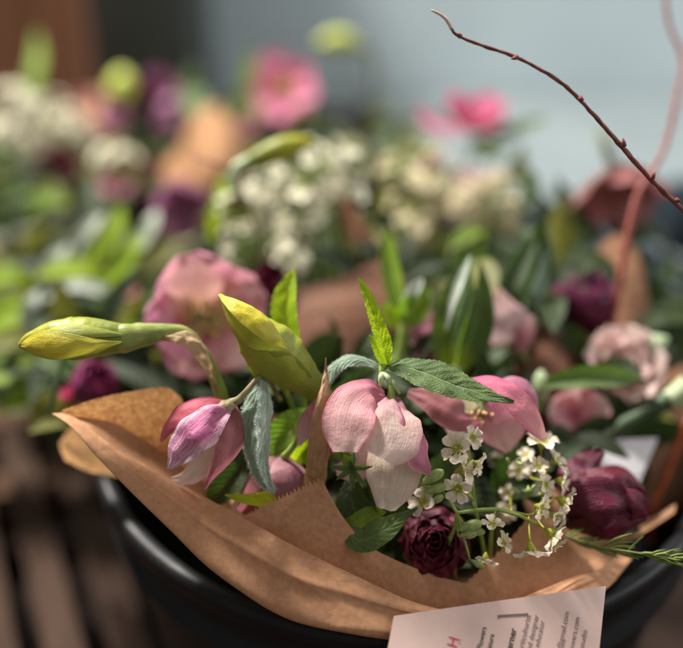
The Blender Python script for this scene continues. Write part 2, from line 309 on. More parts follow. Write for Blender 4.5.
def blade_grid(pts, ws, N, cup=.15, fold=0, rip=0, ripf=3, serr=0, serf=14, nu=11, nv=30, seed=0, lump=0, tip=0, twist=0):
    q = resample(pts, nv); g = []
    Ns = N if isinstance(N, list) else [N]; ph = seed * 1.7
    L = sum((q[i + 1] - q[i]).length for i in range(nv - 1)); Wm = max(ws)
    for i, c in enumerate(q):
        v = i / (nv - 1); T = (q[min(i + 1, nv - 1)] - q[max(i - 1, 0)]).normalized()
        n0 = samp(Ns, v) if len(Ns) > 1 else Ns[0]
        n = n0 - T * n0.dot(T); n = n.normalized() if n.length > 1e-6 else T.orthogonal().normalized()
        sd = T.cross(n)
        if twist:
            a = twist * v; sd, n = sd * math.cos(a) + n * math.sin(a), n * math.cos(a) - sd * math.sin(a)
        w = max(samp(ws, v), Wm * .012); row = []
        for j in range(nu):
            u = -1 + 2 * j / (nu - 1); hw = w
            if abs(u) > .6: hw = w * (1 + .05 * noise.noise(V3((v * 9 + seed * 2.3, u * 2, seed))) * (1 if .04 < v else 0))
            if serr and abs(u) > .99:
                fr = (v * serf) % 1.0; hw = hw * (1 + serr * (1 - fr) * (1 if .03 < v < .97 else 0))
            au = abs(u)
            z = cup * w * u * u + fold * w * au + rip * Wm * au * au * math.sin(v * ripf * 6.283 + ph + (1.3 if u > 0 else 0)) 
            if lump: z += lump * Wm * noise.noise(V3((u * 1.6 + seed * 3.1, v * L / Wm * 1.2, seed * .7))) * 1.0
            row.append(c + sd * (u * hw / math.sqrt(1 + fold * fold)) + n * z)
        g.append(row)
    return g

class Thing:
    def __init__(s, name, label, cat, base, group=None, kind=None):
        s.o = bpy.data.objects.new(name, None); COL.objects.link(s.o); s.base = base.copy(); s.o.location = base
        s.o.empty_display_size = .01
        s.o['label'] = label; s.o['category'] = cat
        if group: s.o['group'] = group
        if kind: s.o['kind'] = kind
    def add(s, name, mb, mat, parent=None, label=None, smooth=True):
        me = mb.mesh(name, mat, s.base, smooth); o = bpy.data.objects.new(name, me); COL.objects.link(o); o.parent = parent or s.o
        if label: o['label'] = label
        return o
    def blade(s, name, mat, pts, ws, N, parent=None, label=None, **kw):
        mb = MB(); g = blade_grid(pts, ws, N, **kw); mb.grid(g); o = s.add(name, mb, mat, parent, label); o_grid[o.name] = g; return o
    def px(s, name, mat, pts, wpx, N=(0, 0, 1), parent=None, label=None, **kw):
        d = sum(p[2] for p in pts) / len(pts)
        NN = [N_(*n) for n in N] if isinstance(N, list) else N_(*N)
        return s.blade(name, mat, [P(*p) for p in pts], [S(w, d) for w in wpx], NN, parent, label, **kw)
    def tube(s, name, mat, pts, rad, parent=None, label=None, **kw):
        mb = MB(); mb.tube(pts, rad, **kw); return s.add(name, mb, mat, parent, label)
    def tpx(s, name, mat, pts, rpx, parent=None, label=None, **kw):
        d = sum(p[2] for p in pts) / len(pts)
        return s.tube(name, mat, [P(*p) for p in pts], [S(r, d) for r in rpx], parent, label, **kw)
o_grid = {}
def solo(name, mb, mat, label, cat, group=None, kind=None, smooth=True):
    base = V3((sum(v.x for v in mb.v) / len(mb.v), sum(v.y for v in mb.v) / len(mb.v), min(v.z for v in mb.v)))
    me = mb.mesh(name, mat, base, smooth); o = bpy.data.objects.new(name, me); o.location = base; COL.objects.link(o)
    if label: o['label'] = label; 
    if cat: o['category'] = cat
    if group: o['group'] = group
    if kind: o['kind'] = kind
    return o

# widths profiles
OV = [.12, .62, .95, 1.0, .82, .04]
LANCE = [.10, .55, .92, 1.0, .8, .42, .02]
ROUND = [.34, .74, .98, 1.04, .96, .70, .30]
def W(prof, w): return [p * w for p in prof]

# ------------------------------------------------------------------ setting
TZ = 0.0
mb = MB(); mb.grid([[V3((x, y, TZ)) for x in (-2.2, 0, 2.2)] for y in (-.4, .8, 1.35)])
t = solo('table_top', mb, M['table'], None, None, kind='structure', smooth=False)
def wallmat():
    m = NT('painted_wall'); ob = obc(m); n1 = m.noise(ob, 5, 4); n2 = m.noise(ob, 160, 4)
    return m.shade(m.mix(m.ramp(n1, [(.3, 0.0), (.7, 1.0)]), srgb(178, 191, 196), srgb(192, 205, 209)), .8, .2, bump=m.bump(n2, .2, .002))
mb = MB(); mb.grid([[V3((x, 1.35, z)) for x in (-2.5, 0, 2.5)] for z in (-.5, 1, 2.2)])
solo('wall', mb, wallmat(), None, None, kind='structure', smooth=False)
mb = MB(); mb.box(V3((.9, 1.15, .058)), (.86, .19, .056)); solo('wall_standin', mb, stem_mat('slate_blue_paint', srgb(112, 122, 125), srgb(124, 134, 136), .8, 12, .1), None, None, kind='structure', smooth=False)  # added block, stands in for the lower wall between the bouquets
# dark cabinet and terracotta post far behind
T = Thing('cabinet', 'dark grey cupboard against the pale wall, behind the flowers', 'cabinet', V3((-.40, 1.24, 0)))
m_ = stem_mat('dark_paint', srgb(62, 66, 62), srgb(72, 76, 71), .6, 8, .1)
mb = MB(); mb.box(V3((-.50, 1.25, .30)), (.32, .095, .30)); T.add('body', mb, m_, smooth=False)
for cx in (-.66, -.34):
    mb = MB(); mb.box(V3((cx, 1.146, .30)), (.155, .008, .285)); dd = T.add('door', mb, m_, smooth=False)
    mb = MB(); mb.ball(V3((cx + (.12 if cx < -.5 else -.12), 1.13, .4)), .012); T.add('knob', mb, M['ochre'], dd)
T = Thing('wooden_chair', 'terracotta brown wooden chair back at the far left behind the flowers', 'chair', V3((-.42, 1.04, 0)))
for x in (-.50, -.30):
    mb = MB(); mb.box(V3((x, 1.04, .22)), (.024, .018, .22)); T.add('post', mb, M['terra'], smooth=False)
mb = MB(); mb.box(V3((-.40, 1.04, .30)), (.076, .012, .13)); T.add('backrest', mb, M['terra'], smooth=False)

# slatted stand left of the bucket
T = Thing('slatted_bench', 'worn brown slatted stand beside the black bucket, dark gaps between slats', 'stand', V3((-.24, .45, TZ)))
zt = .07; AX = (V3((math.cos(R_(24)), math.sin(R_(24)), 0)), V3((-math.sin(-R_(24)) * -1, math.cos(R_(24)), 0)), V3((0, 0, 1))); BO = V3((-.262, .56, 0))
def bb(x, y, z, h, mat, nm):
    mb = MB(); mb.box(BO + AX[0] * x + AX[1] * y + V3((0, 0, z)), h, AX); T.add(nm, mb, mat, smooth=False)
bb(-.02, .085, zt + .001, (.15, .062, .011), M['board'], 'board')
for i in range(8): bb(-.155 + i * .035, -.165, zt, (.0105, .184, .009), M['slat'], 'slat')
for y in (-.25, -.02): bb(-.02, y, zt - .024, (.15, .012, .0145), M['board'], 'rail')
for x in (-.15, .11):
    for y in (-.25, .10): bb(x, y, (zt - .04) / 2, (.012, .011, (zt - .04) / 2), M['board'], 'leg')

# ------------------------------------------------------------------ buckets
def bucket(name, label, c, r, ztop, zbot, mat, rb=.78):
    T = Thing(name, label, name, V3((c.x, c.y, zbot)))
    H = ztop - zbot
    prof = [(.0, 0), (rb * .98, 0), (rb, .004), (rb + (1 - rb) * .82, H * .80), (rb + (1 - rb) * .84, H * .84), (rb + (1 - rb) * .84 + .035, H * .845), (rb + (1 - rb) * .86 + .035, H * .862),
            (rb + (1 - rb) * .88, H * .868), (rb + (1 - rb) * .97, H * .955)]
    rim = [(rb + (1 - rb) * .97, H * .955), (1.015, H * .957), (1.024, H * .963), (1.026, H * .985), (1.018, H * .997), (1.0, H), (.98, H * .998), (.967, H * .985), (.962, H * .96)]
    inner = [(.962, H * .96), (rb * .965, .008), (0, .008)]
    def lathe(pr):
        m_ = MB(); m_.grid([[V3((c.x + math.cos(a) * r * q, c.y + math.sin(a) * r * q, zbot + h)) for a in [2 * math.pi * k / 96 for k in range(96)]] for q, h in pr], True); return m_
    T.add('body', lathe(prof), mat); T.add('rim', lathe(rim), mat); T.add('inside_wall', lathe(inner), mat)
    return T
rc = P(400, 404, .476, True)
RIMZ = rc.z; BC = V3((rc.x, rc.y, 0)); BR = .1475
print('bucket', BC, RIMZ)
bucket('bucket', 'glossy black plastic bucket holding the front kraft paper bouquet', BC, BR, RIMZ, TZ + .001, M['black'])
BK = {'main': V3((BC.x, BC.y, .03)), 'mid': V3((.03, BC.y + .30, .03)), 'left': V3((-.20, BC.y + .38, .03)), 'right': V3((.32, BC.y + .26, .03)), 'far': V3((-.06, BC.y + .60, .03)), 'farleft': V3((-.40, BC.y + .62, .03))}
bucket('bucket', 'black bucket in the middle row, hidden under white blossom', BK['mid'], .10, .20, .001, M['black'])
bucket('bucket', 'black bucket at left under lime and silver leaves', BK['left'], .095, .165, .001, M['black'])
bucket('bucket', 'slate grey bucket at right under the dusky flowers', BK['right'], .10, .22, .001, M['slate'])
vc = P(662, 250, .80); bucket('vase', 'tall slate grey vase at the right edge behind the tan paper horn', V3((vc.x, vc.y, 0)), .055, P(662, 222, .80).z, .001, M['slate'], .9)
bucket('bucket', 'black bucket in the back row under the pink flower', BK['far'], .10, .18, .001, M['black'])
bucket('bucket', 'black bucket at the far left corner under white blooms', BK['farleft'], .11, .18, .001, M['black'])

def to_bucket(c, bk, drop=None, k=.35):
    if (c - BC).xy.length < .17: bk = 'main'
    b = BK[bk]; t = V3((b.x + (c.x - b.x) * k, b.y + (c.y - b.y) * k, .16 if bk != 'main' else .12)); t.z = min(t.z, c.z - .02)
    return [c, c.lerp(t, .35) + V3((0, 0, -.01)), t, V3((b.x + (c.x - b.x) * .12, b.y + (c.y - b.y) * .12, .02))]
def add_stem(T, c, bk, r=.0017, mat='olive_stem', name='stem', axis=None):
    p = to_bucket(c, bk)
    if axis is not None: p = [c, c - axis * .02] + p[2:]
    return T.tube(name, M[mat], p, [r * .8, r, r * 1.1, r * 1.2], ns=6, n=16)

# ------------------------------------------------------------------ loft of paper
def loft(curves, nu=60, nv=24, lin=False, wr=0, wrs=30, seed=0, zig=None, ratio=None):
    """curves: lists of matched 3D points; zig=(start,end,period,amp) teeth on first curve"""
    rows = [[samp(c, j / (nu - 1), lin) for j in range(nu)] for c in curves]
    g = []
    for i in range(nv):
        v = i / (nv - 1); row = []
        for j in range(nu):
            p = samp([r[j] for r in rows], v, lin=len(curves) < 3)
            if wr:
                q = p * wrs + V3((seed, 0, 0)); p = p + V3((noise.noise(q), noise.noise(q + V3((9, 3, 1))), noise.noise(q + V3((2, 7, 5))))) * wr * min(1, v * 3 + .15)
            row.append(p)
        g.append(row)
    if zig:
        a, b, per, amp = zig; r0, r1 = g[0], g[1]
        for j in range(nu):
            t = j / (nu - 1)
            if a <= t <= b:
                d = (r0[j] - r1[j]).normalized(); r0[j] = r0[j] + d * (amp * (1 if (j // per) % 2 else -0.4)) * (0.6 + .8 * noise.noise(V3((j * .37, seed, 0))))
    return g
PP = lambda L: [P(*p) for p in L]

W_ = Thing('bouquet_wrap', 'brown kraft paper wrap with pinked edges in the black bucket, nearest the camera', 'paper wrap', V3((BC.x, BC.y, .06)))
top = [(61, 411, .363), (79, 420, .361), (110, 444, .358), (145, 467, .356), (198, 493, .354), (245, 519, .350), (300, 549, .3435), (360, 578, .3405), (420, 604, .340), (480, 612, .342), (540, 590, .355), (572, 577, .360), (596, 571, .366), (612, 560, .380), (622, 552, .395)]
mid1 = [(62, 413, .363), (80, 423, .360), (107, 449, .356), (137, 474, .353), (184, 510, .349), (232, 545, .346), (290, 583, .340), (358, 606, .3375), (425, 621, .3375), (485, 624, .340), (545, 606, .349), (576, 590, .356), (599, 578, .363), (614, 565, .378), (624, 555, .394)]
bot = [(63, 414, .364), (81, 427, .360), (104, 455, .357), (129, 483, .354), (172, 528, .350), (220, 574, .347), (283, 615, .343), (356, 634, .340), (428, 641, .340), (492, 640, .342), (552, 622, .350), (582, 604, .359), (602, 586, .367), (616, 571, .380), (625, 558, .395)]
c3 = []
c4 = []
for p in PP(bot):
    a = V3((BC.x, BC.y, p.z)); c3.append(p.lerp(a, .33) + V3((0, 0, -.022))); c4.append(p.lerp(a, .72) + V3((0, 0, -.09)))
g = loft([PP(top), PP(mid1), PP(bot), c3, c4], nu=220, nv=80, wr=.0005, wrs=34, seed=3)
for i in range(80):
    for j in range(220):
        u_, v_ = j / 219, i / 79
        for (a_, b_, c_, m_, k_) in ((.55, 1, .42, .07, .009), (1, -.55, .33, .05, .011), (.25, 1, .30, .035, .009), (1, .9, .86, .05, .010)):
            dd_ = abs(a_ * u_ + b_ * v_ - c_); g[i][j] = g[i][j] - FW * (k_ * max(0, m_ - dd_)) * min(1, u_ * 8)
mb = MB(); mb.grid(g); W_.add('front_panel', mb, M['kraft'])
# thin raised crease on the front panel
# overlap flap with pinked edge
ft = []
A = []
n1 = 44
for i in range(n1): f = i / (n1 - 1); ft.append((238 + 84 * f, 521 - 41 * f - 2 * math.sin(f * 3.1), .3535 - .004 * f))
side = [V3((322, 479, .3495)), V3((331, 497, .350)), V3((345, 520, .351)), V3((368, 545, .352)), V3((402, 563, .353)), V3((440, 577, .354)), V3((482, 588, .355))]
n2 = 60
for i in range(1, n2): q = samp(side, i / (n2 - 1)); ft.append((q.x, q.y, q.z))
fb = []
for i in range(len(ft)):
    f = i / (len(ft) - 1); q = samp([V3((252, 560, .356)), V3((330, 590, .352)), V3((420, 620, .351)), V3((500, 622, .352))], f); fb.append((q.x, q.y, q.z))
nu = len(ft) * 2 - 1
g = loft([PP(ft), PP(fb)], nu=nu, nv=24, lin=True, wr=.0008, wrs=45, seed=8, zig=(0, n1 / len(ft) * .99, 2, S(4.2, .35)))
mb = MB(); mb.grid(g); W_.add('overlap_flap', mb, M['kraft'])
# right front panel with torn edge
rt = []
for i in range(40): f = i / 39; q = samp([V3((456, 592, .357)), V3((478, 572, .360)), V3((503, 548, .362)), V3((527, 520, .367))], f); rt.append((q.x, q.y, q.z))
for i in range(1, 40): f = i / 39; q = samp([V3((527, 520, .367)), V3((552, 527, .370)), V3((572, 548, .372)), V3((592, 566, .376))], f); rt.append((q.x, q.y, q.z))
rb_ = []
for i in range(79): f = i / 78; q = samp([V3((458, 622, .355)), V3((500, 628, .356)), V3((545, 618, .362)), V3((600, 592, .372))], f); rb_.append((q.x, q.y, q.z))
g = loft([PP(rt), PP(rb_)], nu=157, nv=20, lin=True, wr=.0010, wrs=40, seed=12, zig=(0, .5, 3, S(2.0, .35)))
mb = MB(); mb.grid(g); W_.add('side_panel', mb, M['kraft'])
# far right wing of the wrap behind the tulip
g = loft([PP([(520, 470, .43), (575, 500, .425), (640, 520, .415), (676, 504, .405)]), PP([(530, 540, .40), (575, 568, .398), (620, 548, .40), (674, 512, .402)])], nu=40, nv=12, wr=.001, seed=5)
mb = MB(); mb.grid(g); W_.add('inner_wing', mb, M['kraft'])
# back left inner flap, lit through
lt = [(61, 411, .363), (96, 399, .365), (130, 392, .368), (165, 388, .371), (181, 397, .374)]
lb = [(66, 416, .364), (112, 448, .367), (152, 474, .369), (196, 500, .372), (240, 530, .376)]
lm = [(63, 413, .3635), (102, 424, .368), (142, 432, .372), (184, 446, .375), (214, 462, .378)]
g = loft([PP(lt), PP(lm), PP(lb)], nu=130, nv=22, wr=.0012, wrs=50, seed=2, zig=(0.02, .95, 1, S(1.6, .38)))
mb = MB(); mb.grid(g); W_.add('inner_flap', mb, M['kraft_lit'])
# blurred corner of the sheet behind
g = loft([PP([(60, 442, .43), (76, 424, .43), (110, 420, .435), (172, 424, .44)]), PP([(60, 449, .42), (84, 450, .42), (124, 456, .42), (180, 470, .425)]), PP([(64, 460, .41), (92, 472, .41), (130, 479, .41), (185, 500, .41)])], nu=40, nv=14, wr=.001, seed=4)
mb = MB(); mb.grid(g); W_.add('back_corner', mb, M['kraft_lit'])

# wraps behind
def sheet(name, label, mat, curves, bk, seed=0, group=None, nu=40, nv=16, wr=.0015):
    T = Thing(name, label, 'paper wrap', BK[bk] + V3((0, 0, .05)), group)
    C_ = [PP(c) for c in curves]
    last = C_[-1]; b = BK[bk]
    C_.append([V3((b.x + (p.x - b.x) * .45, b.y + (p.y - b.y) * .45, p.z - .07)) for p in last])
    mb = MB(); mb.grid(loft(C_, nu=nu, nv=nv, wr=wr, wrs=30, seed=seed)); T.add('paper_sheet', mb, M[mat]); return T
T = sheet('bouquet_wrap', 'brown paper cone with a bright rim under the white blossom cluster', 'kraft_shaded', [[(278, 322, .50), (298, 290, .50), (338, 278, .50), (374, 262, .505), (396, 266, .50)], [(278, 345, .485), (308, 318, .478), (348, 306, .476), (392, 300, .484), (424, 312, .495)], [(276, 385, .475), (310, 370, .465), (350, 365, .462), (395, 360, .468), (438, 365, .48)], [(276, 440, .47), (310, 440, .46), (350, 440, .458), (395, 440, .462), (440, 440, .47)]], 'mid', 1)
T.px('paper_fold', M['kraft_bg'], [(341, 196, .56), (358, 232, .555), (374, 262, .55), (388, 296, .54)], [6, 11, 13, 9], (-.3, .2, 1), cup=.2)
sheet('bouquet_wrap', 'brown paper peak between the dark tulip and the big dark leaf', 'kraft_shaded', [[(508, 385, .465), (524, 340, .475), (544, 312, .48), (574, 350, .475), (606, 412, .465)], [(508, 425, .455), (530, 392, .45), (550, 380, .45), (577, 396, .452), (612, 440, .46)], [(510, 480, .46), (530, 480, .47), (550, 480, .47), (580, 480, .47), (620, 480, .47)]], 'right', 2)
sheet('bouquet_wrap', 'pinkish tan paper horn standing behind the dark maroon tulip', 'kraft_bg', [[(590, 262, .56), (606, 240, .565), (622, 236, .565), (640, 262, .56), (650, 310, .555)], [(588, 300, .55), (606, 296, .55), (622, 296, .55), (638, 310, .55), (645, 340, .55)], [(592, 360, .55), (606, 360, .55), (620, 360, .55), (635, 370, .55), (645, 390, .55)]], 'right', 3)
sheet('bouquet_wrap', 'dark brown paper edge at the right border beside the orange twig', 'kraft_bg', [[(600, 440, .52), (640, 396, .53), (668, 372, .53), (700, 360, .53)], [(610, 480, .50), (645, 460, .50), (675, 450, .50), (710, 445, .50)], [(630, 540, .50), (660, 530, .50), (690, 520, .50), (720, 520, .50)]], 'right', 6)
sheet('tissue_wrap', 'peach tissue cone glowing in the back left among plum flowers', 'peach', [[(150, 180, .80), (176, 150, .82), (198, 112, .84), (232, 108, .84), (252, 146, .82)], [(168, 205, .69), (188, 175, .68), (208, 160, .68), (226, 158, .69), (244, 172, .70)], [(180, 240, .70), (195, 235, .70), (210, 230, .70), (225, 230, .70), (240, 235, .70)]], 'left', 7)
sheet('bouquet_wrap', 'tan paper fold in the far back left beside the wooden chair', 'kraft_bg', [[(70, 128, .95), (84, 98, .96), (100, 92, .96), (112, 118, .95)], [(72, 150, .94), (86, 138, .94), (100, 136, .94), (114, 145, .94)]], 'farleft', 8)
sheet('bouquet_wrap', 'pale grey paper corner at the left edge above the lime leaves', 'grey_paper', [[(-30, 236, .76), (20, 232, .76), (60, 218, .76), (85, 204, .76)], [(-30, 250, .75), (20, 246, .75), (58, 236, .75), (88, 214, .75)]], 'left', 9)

# ------------------------------------------------------------------ foreground: daffodil buds
FG = 'daffodil buds'
T = Thing('daffodil_bud', 'plump yellow green daffodil bud pointing left on a hooked stem', 'flower bud', P(222, 400, .365))
pts = PP([(19, 346, .352), (30, 339, .352), (52, 337, .352), (80, 338, .353), (104, 338, .354), (122, 338, .355)])
pts += PP([(142, 336, .356)])
T.tube('bud', M['naked'], pts, [S(r, .353) for r in (2, 8.5, 16.5, 20.5, 21, 18, 14, 9)], ns=30, n=50, wob=.05, seed=3)
T.px('petal', M['budpetal'], [(18, 346, .352), (44, 345, .3415), (72, 346, .3392), (100, 345, .3425), (122, 342, .3475)], [1.5, 11, 15, 12, 6, .5], (0, -.05, 1), cup=-.30, nu=15, nv=44, lump=.05)
T.px('petal', M['naked'], [(20, 344, .351), (46, 334, .3445), (72, 329, .3428), (100, 331, .3445), (130, 335, .352)], [1, 8, 10, 8, 5, .5], (0, .65, .8), cup=-.34, nu=13, nv=40, lump=.05)
T.px('petal', M['naked'], [(22, 348, .351), (50, 355, .3455), (78, 357, .3442), (102, 351, .3465), (128, 343, .353)], [1, 6, 8, 7, 4, .5], (0, -.75, .7), cup=-.34, nu=13, nv=40, lump=.05)
T.tpx('neck', M['budneck'], [(92, 339, .354), (108, 338.5, .3545), (124, 338, .355), (150, 334, .357), (176, 331, .359), (190, 336, .360), (199, 348, .361)], [4, 14.5, 14.8, 12.5, 9.5, 7, 6, 6], ns=20, n=36, wob=.10, seed=5)
T.tpx('stem', M['lime_stem'], [(194, 341, .361), (204, 354, .362), (214, 376, .364), (222, 398, .366), (228, 430, .372), (250, 520, .40)], [5.5, 6.5, 7, 7, 7, 6.5], ns=16, n=34, wob=.08, seed=1)
T.px('spathe', M['spathe'], [(158, 336, .3565), (178, 335, .354), (194, 342, .3545), (205, 358, .356), (213, 378, .358), (217, 392, .361)], [3, 7, 9, 8, 6, 3, 1], (.2, .6, 1), cup=-.5, rip=.16, ripf=2, lump=.35, nu=13, nv=40, seed=2)

T = Thing('daffodil_bud', 'fat yellow green daffodil bud leaning up to the left at the centre', 'flower bud', P(330, 420, .37))
c0 = [(220, 295, .350), (228, 303, .350), (243, 320, .351), (262, 341, .353), (284, 361, .356), (304, 379, .359), (320, 394, .362), (336, 420, .368)]
T.tpx('bud', M['naked'], c0, [2, 8, 19, 27, 27, 20.5, 13.5, 9.5, 7.5], ns=32, n=56, wob=.09, seed=9)
T.px('petal', M['budpetal'], [(219, 294, .3485), (234, 303, .3415), (252, 316, .339), (270, 331, .3395), (290, 349, .3445)], [1.5, 8, 12, 10, .6], (.25, .5, .9), cup=-.30, lump=.12, nu=15, nv=40, seed=5)
T.px('petal', M['naked'], [(219, 296, .3495), (236, 326, .3445), (260, 352, .3442), (290, 371, .3495), (318, 391, .358)], [1.5, 12, 17, 13, 3], (-.45, -.35, .85), cup=-.38, nu=13, nv=40, seed=6)
T.tpx('stem', M['budneck'], [(334, 416, .367), (345, 450, .375), (370, 520, .395)], [7.5, 7.5, 7], ns=12)

T = Thing('daffodil_bud', 'slim blurred daffodil bud nodding in front of the white blossom', 'flower bud', P(262, 260, .53))
T.tpx('bud', M['naked'], [(314, 142, .50), (300, 143, .50), (278, 150, .50), (258, 158, .50), (243, 166, .50)], [3, 9, 12, 11.5, 9, 6], ns=16, n=24, wob=.06)
T.tpx('neck', M['paleg'], [(250, 162, .50), (238, 167, .50), (232, 178, .50), (236, 188, .50)], [7.5, 6.5, 6, 4], ns=10, wob=.1)
T.tpx('stem', M['olive_stem'], [(235, 184, .50), (248, 208, .505), (258, 235, .51), (268, 270, .52), (290, 350, .54)], [3, 2.6, 3, 3, 3], ns=8)
T.tpx('spathe', M['twig'], [(238, 167, .50), (220, 165, .495), (204, 160, .495), (188, 152, .49), (182, 149, .49)], [1.4, 1.2, 1.6, .8, .4], ns=6)

# lime leaf behind the bud
T = Thing('lime_leaf', 'small serrated lime green leaf glowing just behind the centre daffodil bud', 'leaf', P(300, 420, .38))
T.px('leaf', M['lime_leaf'], [(298, 362, .368), (293, 340, .368), (287, 318, .369), (287, 296, .371), (294, 269, .374)], [3, 9, 13.5, 14, 10, 1], (-.25, .1, 1), fold=.5, serr=.10, serf=14, nu=15, nv=90, lump=.1, seed=1)
T.px('leaf', M['lime_leaf'], [(296, 372, .372), (284, 348, .372), (271, 332, .373), (261, 318, .374)], [3, 8, 7, 1], (0, .5, 1), fold=.3, serr=.1, serf=10, nu=11, nv=50, seed=2)
T.tpx('stem', M['lime_stem'], [(298, 360, .368), (303, 395, .374), (312, 440, .385)], [1.6, 2, 2.2], ns=8)

T = Thing('leafy_stem', 'upright leafy stem with a narrow lime leaf and a dark serrated leaf', 'leaf sprig', P(378, 420, .38))
st = T.tpx('stem', M['lime_stem'], [(383, 364, .355), (381, 376, .356), (377, 392, .358), (374, 412, .364), (372, 450, .38), (380, 540, .40)], [3, 4, 3.6, 3.6, 3.4, 3], ns=12, n=26)
T.px('leaf', M['lime_leaf'], [(388, 364, .354), (383, 345, .353), (376, 325, .352), (368, 300, .352), (358, 278, .353)], [3, 8, 8.5, 7, 5.5, 1], (.35, .1, 1), fold=.45, serr=.10, serf=15, nu=13, nv=90, lump=.12, seed=4)
T.px('leaf', M['lime_leaf'], [(384, 366, .356), (379, 352, .355), (374, 342, .3545), (369, 335, .3545)], [2, 5, 4.5, .8], (0, .2, 1), fold=.3, serr=.1, serf=8, nu=9, nv=40, seed=5)
T.px('leaf', M['leaf'], [(384, 368, .355), (402, 367, .350), (430, 375, .346), (462, 387, .343), (490, 396, .342), (514, 402, .342)], [3, 12, 18.5, 19, 15, 8, 1], (-.05, .75, .75), label='dark serrated leaf reaching right', fold=.16, cup=-.12, serr=.085, serf=26, nu=17, nv=150, lump=.14, seed=6)
T.px('leaf', M['leaf_fuzz2'], [(380, 368, .356), (364, 360, .355), (347, 360, .354), (334, 368, .354), (326, 382, .355), (322, 396, .357)], [2, 5.5, 7.5, 7.5, 6, 1], (-.1, .7, .7), label='woolly leaf arching left', cup=-.35, fold=.15, rip=.1, nu=13, nv=60, lump=.12, seed=7)
for k, (x, y) in enumerate([(378, 371), (385, 372), (390, 378)]):
    mb = MB(); mb.tube(PP([(382, 374, .352), (x + 3, y + 6, .350), (x + 2 + 4 * k, y + 16, .350)]), [S(2.5, .35), S(3, .35), S(1, .35)], ns=8, n=10); T.add('leaf_stipule', mb, M['paleg'])

# silver hanging leaf + hairs
T = Thing('silver_leaf', 'folded silvery woolly leaf hanging beside the striped hellebore bud', 'leaf', P(264, 372, .355))
def hairs(T, grids, n, Lh, parent, rr=None, seed=1, edge=True):
    r = random.Random(seed); mb = MB()
    for _ in range(n):
        g = r.choice(grids); i = r.randrange(2, len(g) - 2); j = (0 if r.random() < .5 else len(g[0]) - 1) if (edge and r.random() < .75) else r.randrange(len(g[0]))
        p = g[i][j]; jj = 1 if j == 0 else j - 1; o = (p - g[i][jj]).normalized() if j in (0, len(g[0]) - 1) else V3((0, 0, 0))
        d = (o + V3((r.gauss(0, .5), r.gauss(0, .5), r.gauss(0, .5))) - FW * .5).normalized(); L = Lh * r.uniform(.5, 1.2)
        e = p + d * L; s_ = d.cross(FW).normalized() * Lh * .035
        mb.grid([[p - s_, p + s_], [e, e + s_ * .2]])
    return T.add('leaf_hair', mb, M['hair'], parent)
a = T.px('leaf', M['leaf_fuzz2'], [(262, 377, .354), (254, 400, .350), (251, 428, .348), (254, 456, .347), (262, 478, .347), (272, 492, .348)], [4, 10, 12, 12, 10, 7, 2.5], (-.55, 0, .85), cup=.2, rip=.08, ripf=2, nu=15, nv=90, lump=.2, seed=8)
b = T.px('leaf', M['leaf_fuzz'], [(264, 377, .353), (267, 400, .3485), (266, 428, .3455), (265, 456, .344), (269, 480, .345), (274, 493, .347)], [3, 9, 10, 9.5, 8, 6, 2], (.75, 0, .65), cup=-.3, rip=.10, ripf=3, nu=13, nv=90, lump=.2, seed=9)
hairs(T, [o_grid[a.name]], 600, S(3.2, .35), a); hairs(T, [o_grid[b.name]], 700, S(3.2, .35), b, seed=4)
T.px('leaf', M['lime_leaf'], [(262, 379, .356), (255, 370, .356), (250, 360, .357), (247, 350, .359)], [3, 5, 4, 1], (0, .3, 1), nu=7, nv=20)
T.tpx('stem', M['lime_stem'], [(262, 380, .354), (266, 372, .356), (275, 372, .362), (290, 400, .375), (310, 460, .39)], [3.2, 3, 2.6, 2.6, 2.6], ns=10)
w2 = next(o for o in COL.objects if o.get('label') == 'woolly leaf arching left'); 
_T = Thing.__new__(Thing); _T.o = w2.parent; _T.base = V3(w2.parent.location); hairs(_T, [o_grid[w2.name]], 500, S(2.2, .35), w2, seed=9)

# dried bract
T = Thing('dried_bract', 'dry curled tan bract standing upright at the middle of the bouquet', 'dried leaf', P(312, 480, .352))
T.px('blade', M['bract'], [(308, 505, .358), (311, 482, .354), (315, 450, .348), (320, 420, .345), (322, 398, .345), (325, 376, .346), (326, 358, .348)], [5, 8, 10, 11.5, 10, 7, 4, .6], (-.25, 0, 1), fold=-.55, rip=.32, ripf=2, nu=15, nv=70, lump=.3, seed=11)
T.px('blade', M['bract'], [(316, 505, .360), (319, 482, .356), (322, 452, .350), (328, 428, .349), (330, 408, .349)], [5, 9, 8, 1], (.4, 0, 1), fold=-.3, rip=.15, nu=11, nv=40, lump=.25, seed=12)

# ------------------------------------------------------------------ hellebores (front)
T = Thing('hellebore_bud', 'closed pink and lilac striped hellebore bud hanging left of the silver leaf', 'flower bud', P(234, 400, .36))
T.px('petal', M['hel_red'], [(228, 403, .352), (208, 402, .350), (184, 409, .349), (168, 424, .350), (160, 441, .352)], [4, 9, 12, 12, 9, 3], (-.35, .6, .7), cup=-.3, nu=15, nv=50, lump=.10, seed=1, rip=.05)
T.px('petal', M['hel_strip'], [(231, 405, .349), (214, 414, .342), (196, 430, .338), (180, 449, .338), (168, 468, .341)], [4, 14, 20, 20, 14, 3], (-.25, .25, 1), cup=-.3, nu=19, nv=60, lump=.26, seed=2, rip=.05)
T.px('petal', M['hel_cream'], [(230, 410, .353), (220, 432, .350), (208, 456, .350), (192, 474, .352), (178, 484, .354)], [5, 15, 19, 16, 10, 2], (.1, .1, 1), cup=-.3, nu=15, nv=50, lump=.12, seed=3)
